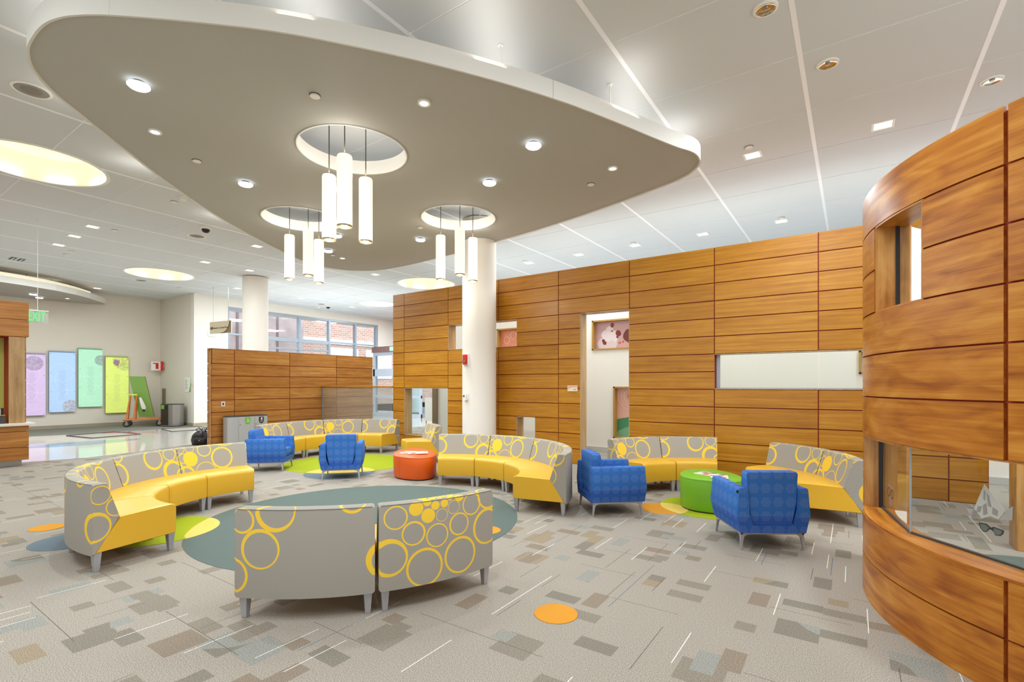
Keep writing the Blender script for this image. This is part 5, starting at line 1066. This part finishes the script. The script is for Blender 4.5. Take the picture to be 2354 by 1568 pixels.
# stainless bin by the corner
t = thing('waste_bin', 'stainless steel waste bin with green label by the corner wall', 'bin', (-21.66, 8.42, 0), rad(22)); hh = .87
prof = [(-.30, -.30), (.05, -.30), (.20, -.26), (.28, -.15), (.30, 0), (.28, .15), (.2, .25), (-.30, .28)]
obj('body', MB().prism(prof, .03, hh - .03), 'steel', t, True); obj('lid', MB().prism(prof, hh - .03, hh), 'darkgrey', t); obj('base', MB().prism([(x * .95, y * .95) for x, y in prof], 0, .03), 'black', t)
obj('door', MB().box(-.29, -.308, .06, .04, -.30, .84), plain('dark_bronze_door', (74, 62, 48), .35, .6), t); obj('label', MB().box(-.27, -.312, .68, -.14, -.308, .83), 'green_label', t); obj('label', MB().box(-.07, -.312, .68, .0, -.308, .80), 'black', t); obj('handle', MB().box(-.32, -.2, .5, -.30, -.15, .62), 'darkgrey', t)
# drywall cart
t = thing('panel_cart', 'orange steel panel cart on black casters against the left wall', 'cart', (-22.62, 7.75, 0)); t.rotation_euler = (0, 0, rad(64))
def br(nm, a, b, r=.022): return obj(nm, MB().tube([a, b], r, 8), 'orange_steel', t)
for y in (-.28, .28): br('deck_rail', (-.62, y, .28), (.68, y, .28), .03)
for x in (-.6, -.1, .35, .66): br('deck_crossbar', (x, -.28, .28), (x, .28, .28))
for x in (-.52, -.28): br('frame_leg', (x, -.26, .28), (x * .8, -.03, 1.22)); br('frame_leg', (x, .26, .28), (x * .8, .03, 1.22))
obj('frame_top', MB().box(-.46, -.05, 1.2, -.20, .05, 1.25), plain('lime_top_bar', (206, 224, 90), .5), t)
obj('deck_board', MB().box(.1, -.25, .31, .62, .25, .34), plain('plywood', (170, 130, 84), .7), t)
for x, y in ((-.5, -.24), (-.5, .24), (.52, -.24), (.52, .24)):
    wv = obj('caster', MB().lathe([(.06, -.03), (.115, -.026), (.12, 0), (.115, .026), (.06, .03)], 20), 'rubber', t, True); wv.location = (x, y, .12); wv.rotation_euler = (rad(90), 0, 0)
    obj('wheel_hub', MB().lathe([(.06, -.036), (.06, .036)], 16), 'steel', wv); fk = obj('caster_fork', MB().box(-.03, -.045, .02, .03, -.036, .15).box(-.03, .036, .02, .03, .045, .15).box(-.04, -.045, .13, .04, .045, .15), 'steel', t); fk.location = (x, y, .12)
gb = thing('green_board', 'tall sloping green board leaning on the panel cart', 'board', (-22.66, 7.72, .31)); gb.rotation_euler = (0, 0, rad(64))
obj('sheet', MB().hexa([(-.14, .235, .04), (.34, .235, .04), (.34, .265, .04), (-.14, .265, .04)], [(-.44, .07, 1.62), (.06, .07, 1.62), (.06, .10, 1.62), (-.44, .10, 1.62)]), plain('green_board', (122, 160, 74), .35), gb)
obj('edge_band', MB().hexa([(.34, .233, .04), (.356, .233, .04), (.356, .267, .04), (.34, .267, .04)], [(.06, .068, 1.62), (.076, .068, 1.62), (.076, .102, 1.62), (.06, .102, 1.62)]), plain('brown_edge', (110, 72, 44), .6), gb)
rg = thing('rag', 'white rag hanging on the panel cart frame', 'rag', (-22.58, 7.62, .62)); rg.rotation_euler = (0, 0, rad(64))
obj('cloth', MB().loft([[(x * s + dx, y * s + dy, z) for x, y in ((-.06, -.03), (.06, -.03), (.07, .02), (-.05, .03))] for z, s, dx, dy in ((.0, .5, .12, .02), (.12, 1.1, .1, 0), (.3, .9, .05, -.02), (.5, .5, 0, -.05))]), 'cloth_white', rg, True); obj('tie', MB().lathe([(.04, -.04), (.05, 0), (.04, .04)], 12, (.11, .02, .0)), 'black', rg, True)
# recycling station
t = thing('recycling_station', 'silver recycling station with green and grey shield labels by the low partition', 'bin', (-12.78, 6.60, 0)); hw = .49
pf = [(-.24, -hw + .08), (-.2, -hw + .02), (-.08, -hw), (.05, -hw), (.12, -hw + .06), (.16, -hw + .22), (.16, hw - .05), (.12, hw), (-.24, hw)]
obj('body', MB().prism(pf, .04, .80), 'grey_bin', t, True); obj('lid', MB().prism([(x * 1.01, y * 1.01) for x, y in pf], .80, .825), 'darkgrey', t); obj('plinth', MB().prism([(x * .95, y * .96) for x, y in pf], 0, .04), 'black', t)
for y0, y1 in ((-.27, .12), (.13, .44)): dr = obj('door', MB().box(.16, y0, .07, .172, y1, .78), 'grey_bin', t, bevel=.003); obj('keyhole', MB().lathe([(.01, 0), (.01, .004)], 12), 'black', dr).matrix_local = Matrix.Translation((.172, y0 + .03, .6)) @ Matrix.Rotation(rad(90), 4, 'Y')
for yc, mt in ((-.05, 'green_label'), (.30, 'darkgrey')):
    s_ = [(-.065, .09), (-.065, -.03), (-.04, -.065), (0, -.085), (.04, -.065), (.065, -.03), (.065, .09)]; pr = MB(); n = pr.add([(.176, yc + a, .69 + b) for a, b in s_] + [(.172, yc + a, .69 + b) for a, b in s_]); pr.face([n + i for i in range(7)]); pr.face([n + 7 + i for i in reversed(range(7))]); lb = obj('shield_label', pr, mt, t)
    if mt == 'green_label': obj('symbol', MB().tube([(.178, yc + .025 * math.cos(2 * PI * i / 16), .72 + .025 * math.sin(2 * PI * i / 16)) for i in range(17)], .005, 5), 'paper', lb); obj('text_line', MB().box(.176, yc - .05, .665, .178, yc + .05, .675), 'paper', lb)
    else: obj('symbol', MB().box(.176, yc - .012, .70, .178, yc + .022, .76), 'paper', lb); obj('text_line', MB().box(.176, yc - .03, .665, .178, yc + .03, .675), 'paper', lb)
# backpack
t = thing('backpack', 'black backpack on the terrazzo by the end of the low partition', 'bag', (-14.35, 6.25, 0)); t.rotation_euler = (0, 0, rad(40))
secs = []
for z, sx, sy in ((0, .20, .14), (.03, .25, .18), (.12, .27, .19), (.24, .24, .17), (.33, .17, .13), (.37, .08, .07)): secs.append([(sx * math.cos(2 * PI * i / 24) * (1 + .06 * math.sin(5 * i)), sy * math.sin(2 * PI * i / 24) * (1 + .08 * math.cos(3 * i)), z + .015 * math.sin(i * 2.1)) for i in range(24)])
obj('body', MB().loft(secs), 'bag', t, True); obj('front_pocket', MB().loft([[(.17 * s * math.cos(2 * PI * i / 16), -.14 + .08 * s * math.sin(2 * PI * i / 16), z) for i in range(16)] for z, s in ((.02, .8), (.06, 1), (.16, 1), (.2, .7))]), 'bag', t, True)
for x in (-.09, .09): obj('strap', MB().tube([(x, -.05, .34), (x * 1.3, -.1, .41), (x * 1.1, .02, .45), (x * .7, .08, .39)], .014, 6), 'black', t, True)
obj('top_loop', MB().tube([(-.05, .04, .36), (-.03, .05, .43), (.03, .05, .43), (.05, .04, .36)], .01, 6), 'black', t, True); obj('buckle', MB().box(.02, -.24, .12, .05, -.222, .15), 'steel', t)
# railing papers seen through the lower left opening
t = thing('display_stand', 'white notice board on a stand seen through the low opening by the column', 'stand', (-11.9, 12.6, 0)); obj('board', MB().box(-.45, -.02, .35, .45, .02, 1.15), 'paper', t); obj('sheet', MB().box(-.05, -.03, .5, .25, -.02, .95), plain('grey_sheet', (226, 226, 224), .7), t)
for x in (-.4, .4): obj('leg', MB().tube([(x, 0, 0), (x, 0, .36)], .015, 6), 'steel', t)

# ================================================================== OUTSIDE
gd = struct(obj('ground_outside', MB().box(-60, -20, -.3, -21.3, 60, -.06).box(-60, 21, -.3, 20, 60, -.06), 'asphalt'))
t = thing('brick_building', 'red brick building with white bands outside the window wall', 'building', (-34, 24, -.06))
obj('wall', MB().box(-.5, -8, 0, 0, 20, 14), 'brick', t)
for z in (4.9, 8.6): obj('white_band', MB().box(0, -8, z, .12, 20, z + .4), 'paper', t)
for k in range(5):
    for z in (2.2,):
        f = obj('window', MB().box(0, k * 3.6, z, .05, k * 3.6 + 2.8, z + 2.4), 'trimwhite', t); obj('pane', MB().box(.05, k * 3.6 + .15, z + .15, .07, k * 3.6 + 2.65, z + 2.25), plain('pale_pane', (206, 190, 184), .25), f)
t = thing('concrete_tower', 'pinkish concrete stair tower outside the left windows', 'building', (-29, 13.2, -.06)); obj('wall', MB().box(-2, -5.2, 0, 0, 5.4, 12), 'concrete', t)
for y in (-1.6, 1.2, 3.6): obj('joint', MB().box(0, y, 0, .05, y + .12, 12), plain('dark_joint', (120, 98, 96), .9), t)
t = thing('low_wall', 'low pale wall outside the far glazing', 'wall', (-16, 27, -.06)); obj('block', MB().box(-8, 0, 0, 12, .5, 1.0), 'paper', t); obj('coping', MB().box(-8.1, -.1, 1.0, 12.1, .6, 1.12), 'counter', t)
for k, (x, y, r) in enumerate(((-19, 31, 2.4), (-12, 33, 2.8))):
    t = thing('far_tree', ('left' if k == 0 else 'right') + ' pale green tree beyond the far glazing', 'tree', (x, y, 0)); obj('trunk', MB().tube([(0, 0, 0), (.1, 0, 2.5)], [.2, .12], 8), plain('bark', (110, 92, 76), .9), t)
    me = bpy.data.meshes.new('crown'); bm = bmesh.new(); bmesh.ops.create_icosphere(bm, subdivisions=4, radius=r)
    for v in bm.verts: v.co *= 1 + .22 * math.sin(v.co.x * 3.1 + k) * math.sin(v.co.y * 3.7) * math.cos(v.co.z * 2.9) + random.uniform(-.06, .06)
    bm.to_mesh(me); bm.free(); o = link('crown', me, 'leaf', t, (0, 0, 3.6))
